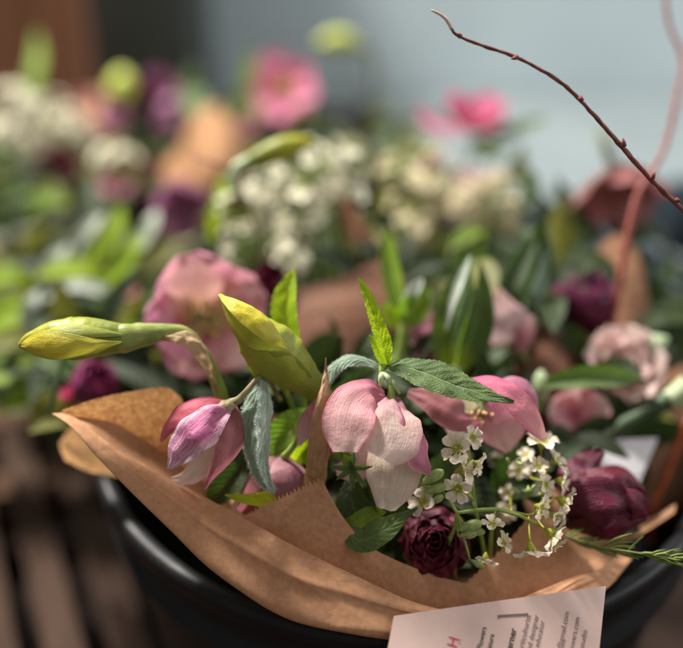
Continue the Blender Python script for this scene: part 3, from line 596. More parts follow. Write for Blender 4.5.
T.px('petal', M['hel_dark'], [(234, 405, .351), (237, 428, .346), (228, 452, .343), (214, 474, .343), (203, 493, .346)], [4, 13, 15, 10, 5, 1], (.6, .1, .9), cup=-.42, nu=15, nv=50, lump=.14, seed=4)
T.px('petal', M['hel_pale'], [(222, 430, .356), (206, 458, .356), (190, 476, .356), (172, 480, .357)], [12, 16, 14, 9, 3], (0, -.2, 1), cup=.2, nu=11, nv=30, lump=.12, seed=5)
T.tpx('stem', M['mauve_stem'], [(229, 404, .350), (238, 400, .349), (248, 390, .349), (258, 378, .351), (266, 376, .356), (280, 400, .37)], [4.5, 3.4, 2.6, 2.4, 2.4, 2.6], ns=12, wob=.25)
T.px('calyx', M['mauve_stem'], [(236, 401, .349), (228, 404, .3465), (219, 409, .3455), (210, 416, .346)], [4, 7, 5, 1], (-.2, .3, 1), cup=-.4, nu=9, nv=20, lump=.2)

T = Thing('hellebore_bud', 'dusky mauve hellebore bud tucked behind the pinked paper corner', 'flower bud', P(288, 455, .37))
mvd = petal_mat('hellebore_dusk', srgb(150, 106, 108), srgb(160, 104, 116), srgb(170, 130, 132), edge=srgb(190, 150, 150), vein=srgb(116, 62, 84), trans=.3, streak=.7)
T.px('petal', mvd, [(284, 455, .366), (290, 470, .358), (292, 490, .356), (284, 512, .358)], [6, 19, 21, 17, 8], (.35, .1, 1), cup=-.4, nu=17, nv=40, lump=.1, seed=6)
T.px('petal', M['hel_dark'], [(280, 455, .367), (268, 470, .364), (256, 490, .363), (240, 512, .364)], [5, 14, 17, 14, 6], (-.4, .1, 1), cup=-.35, nu=15, nv=40, lump=.1, seed=7)
T.px('petal', M['hel_pale'], [(276, 470, .368), (258, 490, .366), (240, 510, .366), (226, 520, .368)], [8, 12, 11, 3], (-.3, -.3, 1), cup=-.2, nu=11, nv=30, seed=8)
T.tpx('stem', M['lime_stem'], [(284, 457, .364), (289, 452, .361), (297, 440, .359), (305, 424, .360), (311, 408, .363), (318, 385, .370)], [4, 3.4, 2.8, 2.4, 2.2, 2], ns=10, wob=.1)

def star(T, name, mat, c, ax, n, L, w, mparent=None, up=.5, seed=0):
    a = ax.orthogonal().normalized(); b = ax.cross(a); mb = MB(); r = random.Random(seed)
    for k in range(n):
        th = 2 * math.pi * k / n + r.uniform(-.25, .25); d = a * math.cos(th) + b * math.sin(th); l = L * r.uniform(.8, 1.15)
        mb.grid(blade_grid([c, c + d * l * .5 + ax * l * up * .5, c + d * l + ax * l * up * r.uniform(.3, 1)], [w * .6, w, w * .05], ax, fold=.3, nu=5, nv=8))
    return T.add(name, mb, mat, mparent)
def stamens(T, c, ax, n, L, rs, ra, mstem='paleg', mtip='cream', spread=.9, seed=0):
    r = random.Random(seed); a = ax.orthogonal().normalized(); b = ax.cross(a); m1, m2 = MB(), MB()
    for k in range(n):
        th = r.uniform(0, 6.283); rr = math.sqrt(r.random()) * spread; d = (ax + (a * math.cos(th) + b * math.sin(th)) * rr).normalized(); l = L * r.uniform(.7, 1.1)
        e = c + d * l; m1.tube([c, c + ax * l * .3 + d * l * .3, e], rs, ns=4, n=5, caps=False); m2.ball(e, ra * r.uniform(.7, 1.2), d, 1.4, 6, 4)
    s_ = T.add('stamens', m1, M[mstem]); T.add('anthers', m2, M[mtip], s_)

T = Thing('hellebore', 'pale pink nodding hellebore with a long cream petal at the bouquet centre', 'flower', P(388, 396, .36))
T.px('petal', M['hel_pinktop'], [(385, 395, .353), (369, 391, .346), (354, 402, .340), (347, 426, .336), (346, 452, .334)], [5, 15, 22, 26, 25, 14], (-.2, .35, 1), rip=.10, ripf=1.3, cup=-.13, nu=21, nv=60, lump=.12, seed=1, label='pale rose petal on the left side')
T.px('petal', M['hel_pale'], [(390, 396, .350), (391, 412, .342), (391, 430, .337), (386, 446, .334), (380, 458, .333)], [5, 19, 28, 32, 30, 17], (.1, .35, 1), cup=-.12, nu=23, nv=60, lump=.10, seed=2, rip=.12, ripf=1.2)
T.px('petal', M['hel_cream'], [(392, 405, .357), (394, 435, .350), (395, 464, .346), (392, 488, .346), (386, 510, .348)], [8, 20, 26, 28, 24, 10], (0, -.05, 1), cup=-.2, fold=-.12, nu=21, nv=60, lump=.08, seed=3, label='long cream petal hanging down')
T.px('petal', M['hel_mauve'], [(394, 396, .351), (405, 412, .344), (413, 434, .340), (420, 455, .341), (430, 472, .345)], [4, 8, 11, 16, 14, 5], (.55, .1, .85), cup=-.35, fold=.1, nu=17, nv=60, lump=.18, seed=4, rip=.07, label='mauve petal on the right side')
T.px('petal', M['hel_pinktop'], [(318, 400, .356), (311, 414, .354), (305, 428, .354), (299, 445, .355)], [3, 8, 9, 2], (-.2, .1, 1), cup=-.2, nu=11, nv=24, seed=15, lump=.2, rip=.1, label='small pink petal tip left of the dry bract')
T.px('petal', M['hel_magenta'], [(345, 410, .360), (330, 430, .358), (322, 450, .357), (312, 463, .357)], [8, 13, 14, 10, 2], (-.1, 0, 1), cup=.2, nu=13, nv=30, seed=5, lump=.1, label='magenta back petal')
T.px('petal', M['blush'], [(378, 440, .362), (366, 458, .360), (352, 468, .360), (336, 470, .361)], [14, 17, 15, 6], (-.1, -.3, 1), cup=.2, nu=13, nv=30, seed=6)
T.tpx('stem', M['lime_stem'], [(391, 399, .350), (391, 388, .350), (389, 379, .351), (384, 374, .354)], [4, 3.3, 3, 3], ns=10)
T2 = T
star(T, 'bracts', M['leaf'], P(352, 468, .345), N_(-.2, -.1, 1), 7, S(20, .345), S(3.2, .345), seed=3)
star(T, 'bracts', M['leaf_green'], P(344, 455, .347), N_(.2, .3, 1), 5, S(15, .345), S(2.8, .345), seed=5)

T = Thing('hellebore', 'rose pink hellebore behind the dark serrated leaf with a wine coloured petal', 'flower', P(470, 385, .38))
T.px('petal', M['hel_dark'], [(408, 392, .365), (424, 396, .362), (442, 404, .360), (462, 418, .360), (472, 420, .362)], [5, 12, 18, 17, 7], (0, .5, .9), cup=-.25, nu=17, nv=50, lump=.14, seed=1)
T.px('petal', M['hel_rose'], [(470, 380, .358), (492, 383, .352), (512, 396, .349), (530, 416, .349), (545, 438, .352)], [4, 10, 14, 16, 13, 5], (.2, .6, .9), cup=-.2, fold=.12, nu=17, nv=60, lump=.08, seed=2, label='long pink petal reaching right')
T.px('petal', M['hel_mauve'], [(494, 386, .366), (515, 384, .364), (530, 396, .364), (538, 416, .366)], [5, 11, 13, 9, 2], (.1, .6, .8), cup=-.3, nu=13, nv=40, lump=.1, seed=3)
T.px('petal', M['hel_pinktop'], [(492, 400, .372), (500, 420, .37), (504, 435, .37), (508, 452, .371)], [14, 28, 27, 18, 3], (.1, 0, 1), cup=.25, nu=15, nv=40, lump=.1, seed=4)
T.px('petal', M['hel_cream'], [(462, 395, .374), (462, 415, .372), (464, 432, .372), (466, 446, .373)], [10, 18, 17, 4], (-.2, 0, 1), cup=.25, nu=13, nv=30, lump=.1, seed=5)
stamens(T, P(482, 393, .372), N_(-.1, -.8, .3), 26, S(30, .36), S(.6, .36), S(1.5, .36), 'olive_stem', 'ochre', seed=3, spread=.6)
add_stem(T, P(478, 390, .372), 'main')

# ------------------------------------------------------------------ generic flowers in 3D
def hellebore(T, c, ax, R, mat, n=5, ph0=35, ph1=5, wf=.6, roll=0, cup=.15, lump=.1, seed=0, nu=11, nv=18, name='petal', mats=None, rip=.03, off=.04):
    r = random.Random(seed); ax = ax.normalized(); a = ax.orthogonal().normalized(); b = ax.cross(a)
    for k in range(n):
        th = roll + 2 * math.pi * k / n + r.uniform(-.12, .12); d = a * math.cos(th) + b * math.sin(th)
        pts = []; ns = []; p = c + ax * (off * R * (k % 2)); m = 7; RR = R * r.uniform(.9, 1.08); j0 = r.uniform(-8, 8)
        for i in range(m):
            ph = R_(ph0 + (ph1 - ph0) * i / (m - 1) + j0); pts.append(p.copy()); ns.append(ax * math.cos(ph) - d * math.sin(ph)); p += (d * math.cos(ph) + ax * math.sin(ph)) * (RR / (m - 1))
        T.blade(name, (mats[k % len(mats)] if mats else mat), pts, W(ROUND, RR * wf), ns, cup=cup, lump=lump, rip=rip, nu=nu, nv=nv, seed=seed * 7 + k)
def rosette(T, c, ax, R, mat, rings=4, seed=0, name='petal', tall=1.0, close=1.0, nu=11, nv=16):
    r = random.Random(seed); ax = ax.normalized(); a = ax.orthogonal().normalized(); b = ax.cross(a)
    for q in range(rings):
        f = (q + .6) / rings; n = [3, 5, 6, 7, 8][min(q, 4)]; rad = R * f
        for k in range(n):
            th = 2 * math.pi * (k + .37 * q) / n + r.uniform(-.2, .2); d = a * math.cos(th) + b * math.sin(th)
            base = c - ax * R * .9 * tall + d * rad * .35; hgt = R * tall * (1.75 - .35 * f) * r.uniform(.92, 1.06)
            pts = [base, base + d * rad * .55 + ax * hgt * .3, base + d * rad * .72 + ax * hgt * .62, base + d * rad * (.62 + .1 * r.random()) + ax * hgt * .88, base + d * rad * (.45 * close + (1 - close) * .9) + ax * hgt]
            T.blade(name, mat, pts, W([.4, .85, 1.0, 1.0, .92, .6], rad * (1.05 if q else 1.2) * .78 + R * .07), -d, cup=.5, lump=.34, rip=.16, ripf=1.6, nu=nu, nv=nv, seed=seed * 11 + q * 8 + k)

# dark double tulip in front
T = Thing('tulip', 'dark maroon double tulip like a rosette beside the waxflower at the front', 'flower', P(440, 590, .36))
rosette(T, P(434, 543, .362), N_(-.1, .35, 1), S(33, .362), M['maroon'], rings=6, seed=3, nu=13, nv=20)
mb = MB(); mb.ball(P(434, 546, .366), S(17, .362), N_(-.1, .35, 1), .9, 14, 10); T.add('flower_heart', mb, M['maroon'])
add_stem(T, P(434, 560, .385), 'main', mat='dark_stem')
T = Thing('tulip', 'dark wine tulip lying on its side beside the right edge of the wrap', 'flower', P(575, 510, .40))
tb = P(570, 515, .395); tdir = (P(650, 500, .385) - tb).normalized()
for k, (off, wd, rl, sd) in enumerate([((590, 470, .400), 24, 0, 1), ((600, 480, .385), 24, 0, 2), ((608, 498, .377), 25, 0, 3), ((602, 520, .380), 20, 0, 4), ((585, 520, .385), 16, 0, 5)]):
    pass
T.px('petal', M['wine'], [(566, 500, 0.3780), (574, 478, 0.3770), (588, 462, 0.3780), (603, 451, 0.3800)], [8, 18, 15, 3], (-.3, .5, .8), cup=-.3, nu=15, nv=40, lump=.24, rip=.08, seed=1)
T.px('petal', M['maroon'], [(566, 512, 0.3740), (590, 492, 0.3660), (618, 484, 0.3650), (646, 500, 0.3700)], [10, 26, 26, 20, 4], (0, .6, .8), cup=-.35, nu=17, nv=44, lump=.26, rip=.08, seed=2)
T.px('petal', M['wine'], [(565, 520, 0.3700), (588, 508, 0.3580), (612, 505, 0.3560), (634, 512, 0.3620)], [10, 25, 28, 22, 4], (-.05, .1, 1), cup=-.3, nu=17, nv=44, lump=.24, rip=.08, seed=3)
T.px('petal', M['maroon'], [(566, 528, 0.3720), (592, 532, 0.3620), (618, 530, 0.3610), (646, 520, 0.3670)], [8, 14, 16, 12, 3], (0, -.5, .9), cup=-.3, nu=15, nv=44, lump=.14, seed=4)
T.px('petal', M['maroon'], [(590, 490, 0.3740), (614, 478, 0.3740), (634, 484, 0.3750), (650, 508, 0.3760)], [8, 14, 18, 14, 3], (.3, .6, .7), cup=-.2, nu=13, nv=40, lump=.2, seed=5)
T.px('petal', M['maroon'], [(610, 515, 0.3660), (628, 506, 0.3600), (642, 506, 0.3620), (650, 514, 0.3680)], [10, 15, 14, 3], (.5, .1, .8), cup=-.4, nu=13, nv=40, lump=.22, seed=6)
add_stem(T, P(566, 518, .395), 'main', mat='dark_stem')

# green leaves in the front bouquet
def leafthing(label, mat, pts, w, N, bk='main', st=True, name='leaf_blade', cat='leaf', kind='green_leaf', group=None, **kw):
    T = Thing(kind, label, cat, P(*pts[0]), group); T.px(name, M[mat], pts, w, N, **kw)
    if st: add_stem(T, P(*pts[0]), bk, r=.0011)
    return T
leafthing('wavy green leaf resting over the dark rosette tulip', 'leaf', [(345, 528, .353), (362, 540, .349), (384, 530, .347), (402, 517, .347), (418, 508, .349)], [5, 13, 15, 12, 6, 1], (-.1, .55, .8), fold=.25, cup=-.2, rip=.14, ripf=1.5, nu=17, nv=60, lump=.16, seed=2, serr=.03, serf=20)
leafthing('pale underside leaf curling beside the wavy green leaf', 'leaf_green', [(342, 524, .356), (356, 522, .354), (372, 514, .354), (386, 512, .356)], [4, 8, 8, 1], (-.3, .2, 1), cup=.3, nu=11, nv=30, lump=.15, seed=3)
leafthing('short lime leaf lying across the mauve bud above the pinked paper corner', 'lime_leaf', [(306, 506, .368), (284, 500, .361), (263, 500, .355), (243, 499, .350), (225, 495, .350)], [9, 12, 11, 8, 5, 1], (0, .45, 1), fold=.3, cup=-.15, nu=13, nv=50, lump=.12, seed=4)
leafthing('fresh green veined leaf between the silver leaf and the dry bract', 'leaf_green', [(308, 412, .374), (296, 424, .370), (284, 440, .368), (272, 458, .368)], [4, 15, 19, 14, 2], (-.2, .1, 1), fold=.2, nu=15, nv=50, lump=.12, seed=5)
leafthing('lime leaf glowing under the green veined leaf', 'lime_leaf', [(316, 420, .378), (312, 438, .374), (300, 454, .372), (290, 468, .374)], [3, 12, 12, 1], (.3, .1, 1), fold=.2, nu=13, nv=40, seed=6)
leafthing('dark glossy leaf under the pinked paper corner beside the cream petal', 'leaf_dark', [(352, 480, .362), (352, 500, .358), (360, 520, .357), (376, 540, .360)], [6, 17, 20, 4], (-.3, .3, .9), cup=.25, nu=15, nv=40, lump=.1, seed=7)
leafthing('dark leaf below the striped hellebore bud', 'leaf_dark', [(246, 440, .372), (240, 462, .370), (226, 484, .369), (208, 506, .371)], [8, 15, 16, 3], (.1, .4, 1), fold=.3, nu=13, nv=40, lump=.1, seed=8)
leafthing('dark blue green leaf behind the tall dry bract', 'leaf_dark', [(330, 430, .380), (352, 400, .378), (362, 384, .378), (376, 372, .380)], [12, 22, 18, 3], (0, .2, 1), cup=.2, nu=13, nv=30, seed=9)
leafthing('dark leaf hidden between the cream petal and the waxflower', 'leaf_dark', [(430, 520, .392), (440, 490, .386), (452, 470, .384), (470, 452, .386)], [12, 24, 22, 4], (0, .2, 1), cup=.2, nu=13, nv=30, seed=10)
leafthing('dark veined leaf behind the right waxflower', 'leaf_dark', [(500, 500, .392), (512, 480, .388), (520, 462, .387), (530, 444, .388)], [12, 22, 20, 4], (.2, .2, 1), cup=.1, nu=13, nv=30, lump=.1, seed=11)

# middle leaves
T = Thing('leafy_stem', 'upright blurred lime stem with paired leaves behind the narrow lime leaf', 'leaf sprig', P(398, 380, .43))
T.tpx('stem', M['lime_stem'], [(404, 300, .435), (402, 330, .43), (398, 372, .43), (396, 420, .43)], [3, 4.5, 6, 6], ns=10)
T.px('leaf', M['leaf_green'], [(403, 320, .435), (396, 290, .44), (391, 262, .445), (386, 228, .45)], [5, 10, 11, 8, 1], (-.3, 0, 1), fold=.4, nu=11, nv=34)
T.px('leaf', M['leaf_green'], [(402, 325, .432), (412, 312, .43), (422, 300, .43), (430, 288, .433)], [5, 13, 15, 8, 1], (.1, .2, 1), fold=.2, nu=11, nv=34)
T.px('leaf', M['lime_leaf'], [(402, 326, .430), (394, 318, .43), (388, 312, .43), (384, 302, .432)], [4, 9, 8, 2], (-.1, .1, 1), fold=.2, nu=9, nv=24)
T.px('leaf', M['leaf_silver'], [(404, 306, .432), (412, 292, .43), (418, 284, .431), (422, 278, .433)], [3, 7, 6, 1], (.2, .4, 1), fold=.4, nu=9, nv=24)
T = Thing('leafy_stem', 'large dark leaf pair with glowing yellow base standing at centre right', 'leaf sprig', P(455, 380, .42))
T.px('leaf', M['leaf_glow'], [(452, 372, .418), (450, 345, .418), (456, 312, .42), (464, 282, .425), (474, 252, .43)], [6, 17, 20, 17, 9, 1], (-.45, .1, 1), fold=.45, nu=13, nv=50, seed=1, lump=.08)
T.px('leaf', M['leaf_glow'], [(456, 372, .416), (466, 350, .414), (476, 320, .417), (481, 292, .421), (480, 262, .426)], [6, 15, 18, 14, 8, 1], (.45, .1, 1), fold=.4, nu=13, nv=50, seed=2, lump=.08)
T.px('leaf', M['leaf_silver'], [(446, 330, .416), (452, 305, .414), (462, 278, .418), (470, 256, .424)], [1, 4, 5, 1], (-.6, .3, 1), cup=.4, nu=7, nv=24)
T.tpx('stem', M['paleg'], [(455, 366, .415), (460, 385, .412), (466, 405, .415), (470, 440, .42)], [3, 4.5, 4, 3], ns=10)
T = Thing('leafy_stem', 'dark green leaf pair with pale rims right of the glowing leaf pair', 'leaf sprig', P(515, 330, .48))
T.px('leaf', M['leaf_dark'], [(518, 318, .475), (512, 292, .475), (520, 266, .48), (538, 236, .485)], [5, 13, 14, 9, 1], (-.3, .2, 1), fold=.5, nu=11, nv=34)
T.px('leaf', M['leaf_fuzz2'], [(520, 320, .472), (530, 300, .47), (540, 275, .475), (544, 246, .48)], [3, 8, 9, 6, 1], (.5, .2, .8), fold=.5, nu=11, nv=34)
T.px('leaf', M['leaf_dark'], [(520, 322, .47), (538, 318, .468), (556, 324, .468), (570, 336, .47)], [5, 12, 10, 2], (0, .7, .8), fold=.3, nu=11, nv=30)
T.px('leaf', M['leaf_dark'], [(515, 325, .468), (500, 345, .462), (488, 356, .46), (478, 372, .462)], [6, 14, 13, 3], (-.2, .5, .8), fold=.2, nu=11, nv=30)
add_stem(T, P(518, 320, .474), 'right')
leafthing('long mid green leaf lying level above the brown paper at right', 'leaf', [(546, 384, .415), (572, 379, .412), (605, 377, .412), (644, 380, .42)], [5, 11, 12, 9, 1], (0, .3, 1), 'right', fold=.3, nu=11, nv=40)
T = Thing('pale_bud', 'pale greenish white bud at the root of the long level leaf', 'flower bud', P(541, 395, .432)); T.tpx('bud', M['paleg'], [(541, 370, .43), (541, 378, .43), (542, 390, .43), (543, 402, .43)], [2, 7.5, 8.5, 6, 1.5], ns=14, n=18, wob=.12); add_stem(T, P(542, 400, .431), 'right')

# thick daffodil stem at right
T = Thing('cut_stem', 'thick blurred green stem slanting to the right edge with a pale end', 'stem', P(560, 470, .43))
T.tpx('stem', M['dark_stem'], [(500, 520, .46), (560, 470, .448), (600, 440, .44), (640, 416, .43), (672, 398, .424)], [6, 6.5, 7, 8, 9], ns=16)
T.tpx('stem_end', M['paleg'], [(666, 401, .4255), (678, 395, .4235), (690, 386, .421)], [9, 12, 13], ns=16)

# white card and scraps at right
def card_quad(label, pts, mat, cat='card', name='card'):
    mb = MB(); q = PP(pts); nrm = (q[1] - q[0]).cross(q[3] - q[0]).normalized() * .0004
    a = [[q[0].lerp(q[1], u / 8).lerp(q[3].lerp(q[2], u / 8), v / 8) for u in range(9)] for v in range(9)]
    mb.grid(a); mb.grid([[p + nrm for p in r_] for r_ in a])
    for e in (a[0], a[-1], [r_[0] for r_ in a], [r_[-1] for r_ in a]): mb.grid([e, [p + nrm for p in e]])
    return solo(name, mb, M[mat], label, cat, smooth=False)
card_quad('plain white card corner behind the wine tulip at right', [(598, 440, .43), (658, 438, .44), (638, 486, .42), (590, 470, .415)], 'white_paper')
card_quad('pale grey card tucked under the blushing flower beside the thick stem', [(548, 428, .46), (588, 432, .465), (580, 470, .45), (545, 462, .45)], 'white_paper')

# rosemary-like sprig
T = Thing('needle_sprig', 'thin green needle leaved sprig sticking out right under the wine tulip', 'leaf sprig', P(585, 545, .37))
T.tpx('stem', M['olive_stem'], [(566, 536, 0.3640), (595, 546, 0.3580), (630, 552, 0.3530), (662, 557, 0.3490), (694, 561, 0.3460)], [1.6, 1.6, 1.3, 1.1, .8], ns=8)
r = random.Random(5); mb = MB()
for k in range(64):
    f = r.random(); b0 = samp(PP([(566, 536, 0.3640), (595, 546, 0.3580), (630, 552, 0.3530), (662, 557, 0.3490), (694, 561, 0.3460)]), f); s_ = 1 if k % 2 else -1
    L = S(r.uniform(14, 36), .37) * (1.1 - .5 * f); d = (RT * r.uniform(.6, 1) + UP * s_ * r.uniform(.02, .55) * (1 - .55 * f) - FW * r.uniform(-.4, .4)).normalized()
    mb.tube([b0, b0 + d * L * .5 + UP * s_ * L * .05, b0 + d * L], [S(.9, .37), S(1.1, .37), S(.4, .37)], ns=5, n=7)
T.add('needles', mb, M['needle'])

# ------------------------------------------------------------------ waxflower
def floret_mesh(cR, cL, pR, seed=0, closed=False, npet=5):
    """cup along +Z ending in five petals; base at the origin"""
    r = random.Random(seed); cup = MB(); prof = [(0, 0), (.22, .02), (.45, .25), (.8, .65), (1.0, .93), (.9, 1.0), (.4, .95), (0, .93)]
    cup.grid([[V3((math.cos(a) * cR * q * (1 + .07 * math.cos(5 * a)), math.sin(a) * cR * q * (1 + .07 * math.cos(5 * a)), cL * h)) for a in [2 * math.pi * k / 15 for k in range(15)]] for q, h in prof], True)
    pet = MB()
    for k in range(npet):
        th = 2 * math.pi * k / npet + r.uniform(-.1, .1); d = V3((math.cos(th), math.sin(th), 0)); z = V3((0, 0, 1)); o = d * cR * .86 + z * cL * .94; up = r.uniform(.1, 1.0)
        if closed: pts = [o, o + z * pR * .4 + d * pR * .12, o + z * pR * .75 - d * pR * .35, o + z * pR * .8 - d * pR * .8]; N = -d
        else: pts = [o, o + d * pR * .35 + z * pR * .25 * up, o + d * pR * .8 + z * pR * .5 * up, o + d * pR * 1.25 + z * pR * (.6 * up - .1)]; N = z
        pet.grid(blade_grid(pts, W([.40, .78, 1.0, .98, .55], pR * .66), N, cup=.42, lump=.3, rip=.06, nu=9, nv=12, seed=seed * 9 + k))
    st_ = MB()
    for k in range(10):
        th = 2 * math.pi * k / 10; st_.ball(V3((math.cos(th) * cR * .8, math.sin(th) * cR * .8, cL * 1.08)), cR * .13, None, 1, 5, 4)
    st_.tube([V3((0, 0, cL * .9)), V3((0, 0, cL * 1.35))], cR * .07, ns=5, n=4); st_.ball(V3((0, 0, cL * 1.36)), cR * .12, None, 1, 5, 4)
    z0 = V3((0, 0, 0))
    return cup.mesh('flower_cup', M['waxcup'], z0), pet.mesh('petals', M['wax'], z0), st_.mesh('anthers', M['cream'], z0)
FL = [floret_mesh(1, 1.7, 1.75, s) for s in range(5)]
BUDM = []
for s in range(3):
    b_ = MB(); b_.grid([[V3((math.cos(a) * q * .56, math.sin(a) * q * .56, h)) for a in [2 * math.pi * k / 10 for k in range(10)]] for q, h in [(0, 0), (.25, .05), (.6, .7), (.95, 1.5), (1.0, 1.8), (.8, 2.3), (.4, 2.65), (0, 2.75)]], True)
    BUDM.append(b_.mesh('bud', M['waxbud'], V3((0, 0, 0))))
def orient(c, ax, s, roll=0):
    ax = ax.normalized(); a = ax.orthogonal().normalized(); b = ax.cross(a)
    m = Matrix((a, b, ax)).transposed().to_4x4() @ Matrix.Rotation(roll, 4, 'Z') @ Matrix.Scale(s, 4); m.translation = c; return m
def put(T, me, name, mat4, parent=None):
    o = bpy.data.objects.new(name, me); COL.objects.link(o)
    if parent is None: o.parent = T.o; o.matrix_local = Matrix.Translation(-T.base) @ mat4
    else: o.parent = parent
    return o
def wax(T, x, y, d, ax, cr_, seed, r_):
    ax = (max(-.8, min(.8, ax[0])) + r_.uniform(-.3, .3), ax[1] * 1.1 + r_.uniform(-.35, .35), ax[2] * .6 + r_.uniform(0, .3)); cr_ *= .80 * r_.uniform(.85, 1.15)
    c, p, s = FL[seed % 5]; o = put(T, c, 'flower_cup', orient(P(x, y, d), N_(*ax), S(cr_, d), r_.uniform(0, 6))); put(T, p, 'petals', None, o); put(T, s, 'anthers', None, o)
def branch(T, node, ends, r0=1.5):
    for e in ends: T.tpx('branch', M['lime_stem'], [node, ((node[0] + e[0]) / 2 + rnd.uniform(-2, 2), (node[1] + e[1]) / 2 + rnd.uniform(-2, 2), (node[2] + e[2]) / 2), e], [r0, r0 * .9, r0 * 1.0], ns=7, n=10)
r = random.Random(4)
T = Thing('waxflower_sprig', 'white waxflower sprig hanging in a column beside the mauve petal', 'flower sprig', P(470, 520, .36))
fl = [(468, 438, .350, (.5, .35, .6), 6), (462, 452, .347, (-.6, .2, .8), 7), (471, 462, .349, (.8, -.1, .5), 6.5), (455, 472, .345, (.9, .1, .35), 7.5), (460, 486, .346, (-.2, -.2, 1), 6)]
for k, f in enumerate(fl): wax(T, f[0], f[1], f[2], f[3], f[4] * .95, k, r)
branch(T, (474, 500, .356), [(f[0], f[1], f[2]) for f in fl]); T.tpx('stem', M['lime_stem'], [(474, 500, .356), (480, 530, .362), (490, 580, .38)], [1.7, 1.9, 2], ns=8)

T = Thing('waxflower_sprig', 'waxflower twig with closed green buds right of the cream petal', 'flower sprig', P(456, 520, .36))
T.tpx('stem', M['lime_stem'], [(440, 488, .348), (450, 502, .347), (457, 513, .347), (480, 510, .346), (497, 509, .347), (520, 516, .35), (540, 526, .354)], [1.5, 1.6, 1.9, 1.9, 1.8, 1.6, 1.4], ns=8, n=40, lin=True)
T.tpx('branch', M['lime_stem'], [(457, 513, .347), (454, 530, .35), (450, 545, .356), (456, 580, .37)], [1.6, 1.8, 1.8, 1.8], ns=8)
for k, (x, y, tx, ty, s_) in enumerate([(420, 484, 440, 473, 6), (424, 492, 443, 487, 5.2), (430, 504, 441, 497, 5), (456, 530, 478, 524, 6.4), (458, 536, 474, 534, 4.6), (466, 530, 482, 532, 5), (470, 560, 482, 566, 6)]):
    a_ = P(x, y, .349); b_ = P(tx, ty, .345); ax_ = (b_ - a_).normalized(); put(T, BUDM[k % 3], 'bud', orient(a_, ax_, (b_ - a_).length / 2.3))
    T.tube('branch', M['lime_stem'], [P(457, 513, .347) if y > 510 else P(446, 497, .348), a_], S(1.2, .348), ns=6)
for k, f in enumerate([(492, 530, .346, (.3, .9, .4), 5), (486, 552, .350, (-.2, -.9, .5), 5), (498, 545, .352, (.9, .1, .5), 4.5), (428, 505, .352, (-.6, .5, .8), 7)]): wax(T, f[0], f[1], f[2], f[3], f[4], k + 1, r)
r = random.Random(14)
T = Thing('waxflower_sprig', 'dense waxflower spray with white petals and yellow green cups before the tan paper', 'flower sprig', P(520, 520, .36))
fl = [(541, 450, .362, (.3, .8, .3), 8.5), (550, 464, .360, (.8, .3, .2), 8.5), (536, 468, .358, (.2, .2, 1), 6.5), (554, 480, .358, (.8, .1, .1), 8.5), (540, 486, .355, (.6, .1, .8), 6.5), (556, 497, .356, (.8, -.1, .1), 8.5),
      (535, 505, .352, (.5, -.1, .8), 7), (550, 513, .352, (.7, -.3, .2), 9), (545, 529, .348, (.7, -.5, .2), 10.5), (551, 540, .350, (.5, -.8, .5), 6.5), (530, 541, .344, (.25, -.95, .35), 12), (521, 472, .372, (-.4, .4, .9), 6), (510, 492, .374, (-.5, .1, .9), 5.5), (526, 458, .376, (0, .6, .8), 5.5)]
for k, f in enumerate(fl): wax(T, f[0], f[1], f[2], f[3], f[4] * .72, k, r)
path = [(498, 509, .350), (516, 513, .352), (532, 515, .354), (541, 504, .357), (544, 486, .359), (541, 464, .364)]
T.tpx('branch', M['olive_stem'], path, [1.6, 1.5, 1.3, 1.1, .9, .8], ns=8, n=40)
for f in fl:
    pp = [samp([V3(q) for q in path], k / 20) for k in range(21)]; e = min(pp, key=lambda q: abs(q.x - f[0]) + abs(q.y - f[1] - 8))
    T.tpx('branch', M['waxcup'], [tuple(e), ((e.x + f[0]) / 2, (e.y + f[1]) / 2 + 2, (e.z + f[2]) / 2), (f[0], f[1], f[2])], [1.0, .9, 1.0], ns=6, n=8)
for k in range(12):
    x, y, d_ = r.uniform(508, 540), r.uniform(455, 520), r.uniform(.360, .374); put(T, BUDM[k % 3], 'bud', orient(P(x, y, d_), N_(r.uniform(-.6, .8), r.uniform(-.3, .9), .5), S(r.uniform(3, 4.6), d_)))
T.tpx('stem', M['lime_stem'], [(498, 509, .350), (492, 530, .36), (490, 580, .385)], [1.7, 1.9, 2], ns=8)
T = Thing('waxflower_sprig', 'shadowed blurry waxflower sprig deep between the two sharp sprays', 'flower sprig', P(500, 470, .40))
for k in range(10): wax(T, r.uniform(488, 525), r.uniform(455, 520), r.uniform(.385, .40), (r.uniform(-.6, .6), r.uniform(-.4, .8), 1), 5 * .75, k, r)
T.tpx('stem', M['olive_stem'], [(505, 480, .40), (500, 520, .40), (495, 570, .40)], [1.6, 1.8, 2], ns=8)

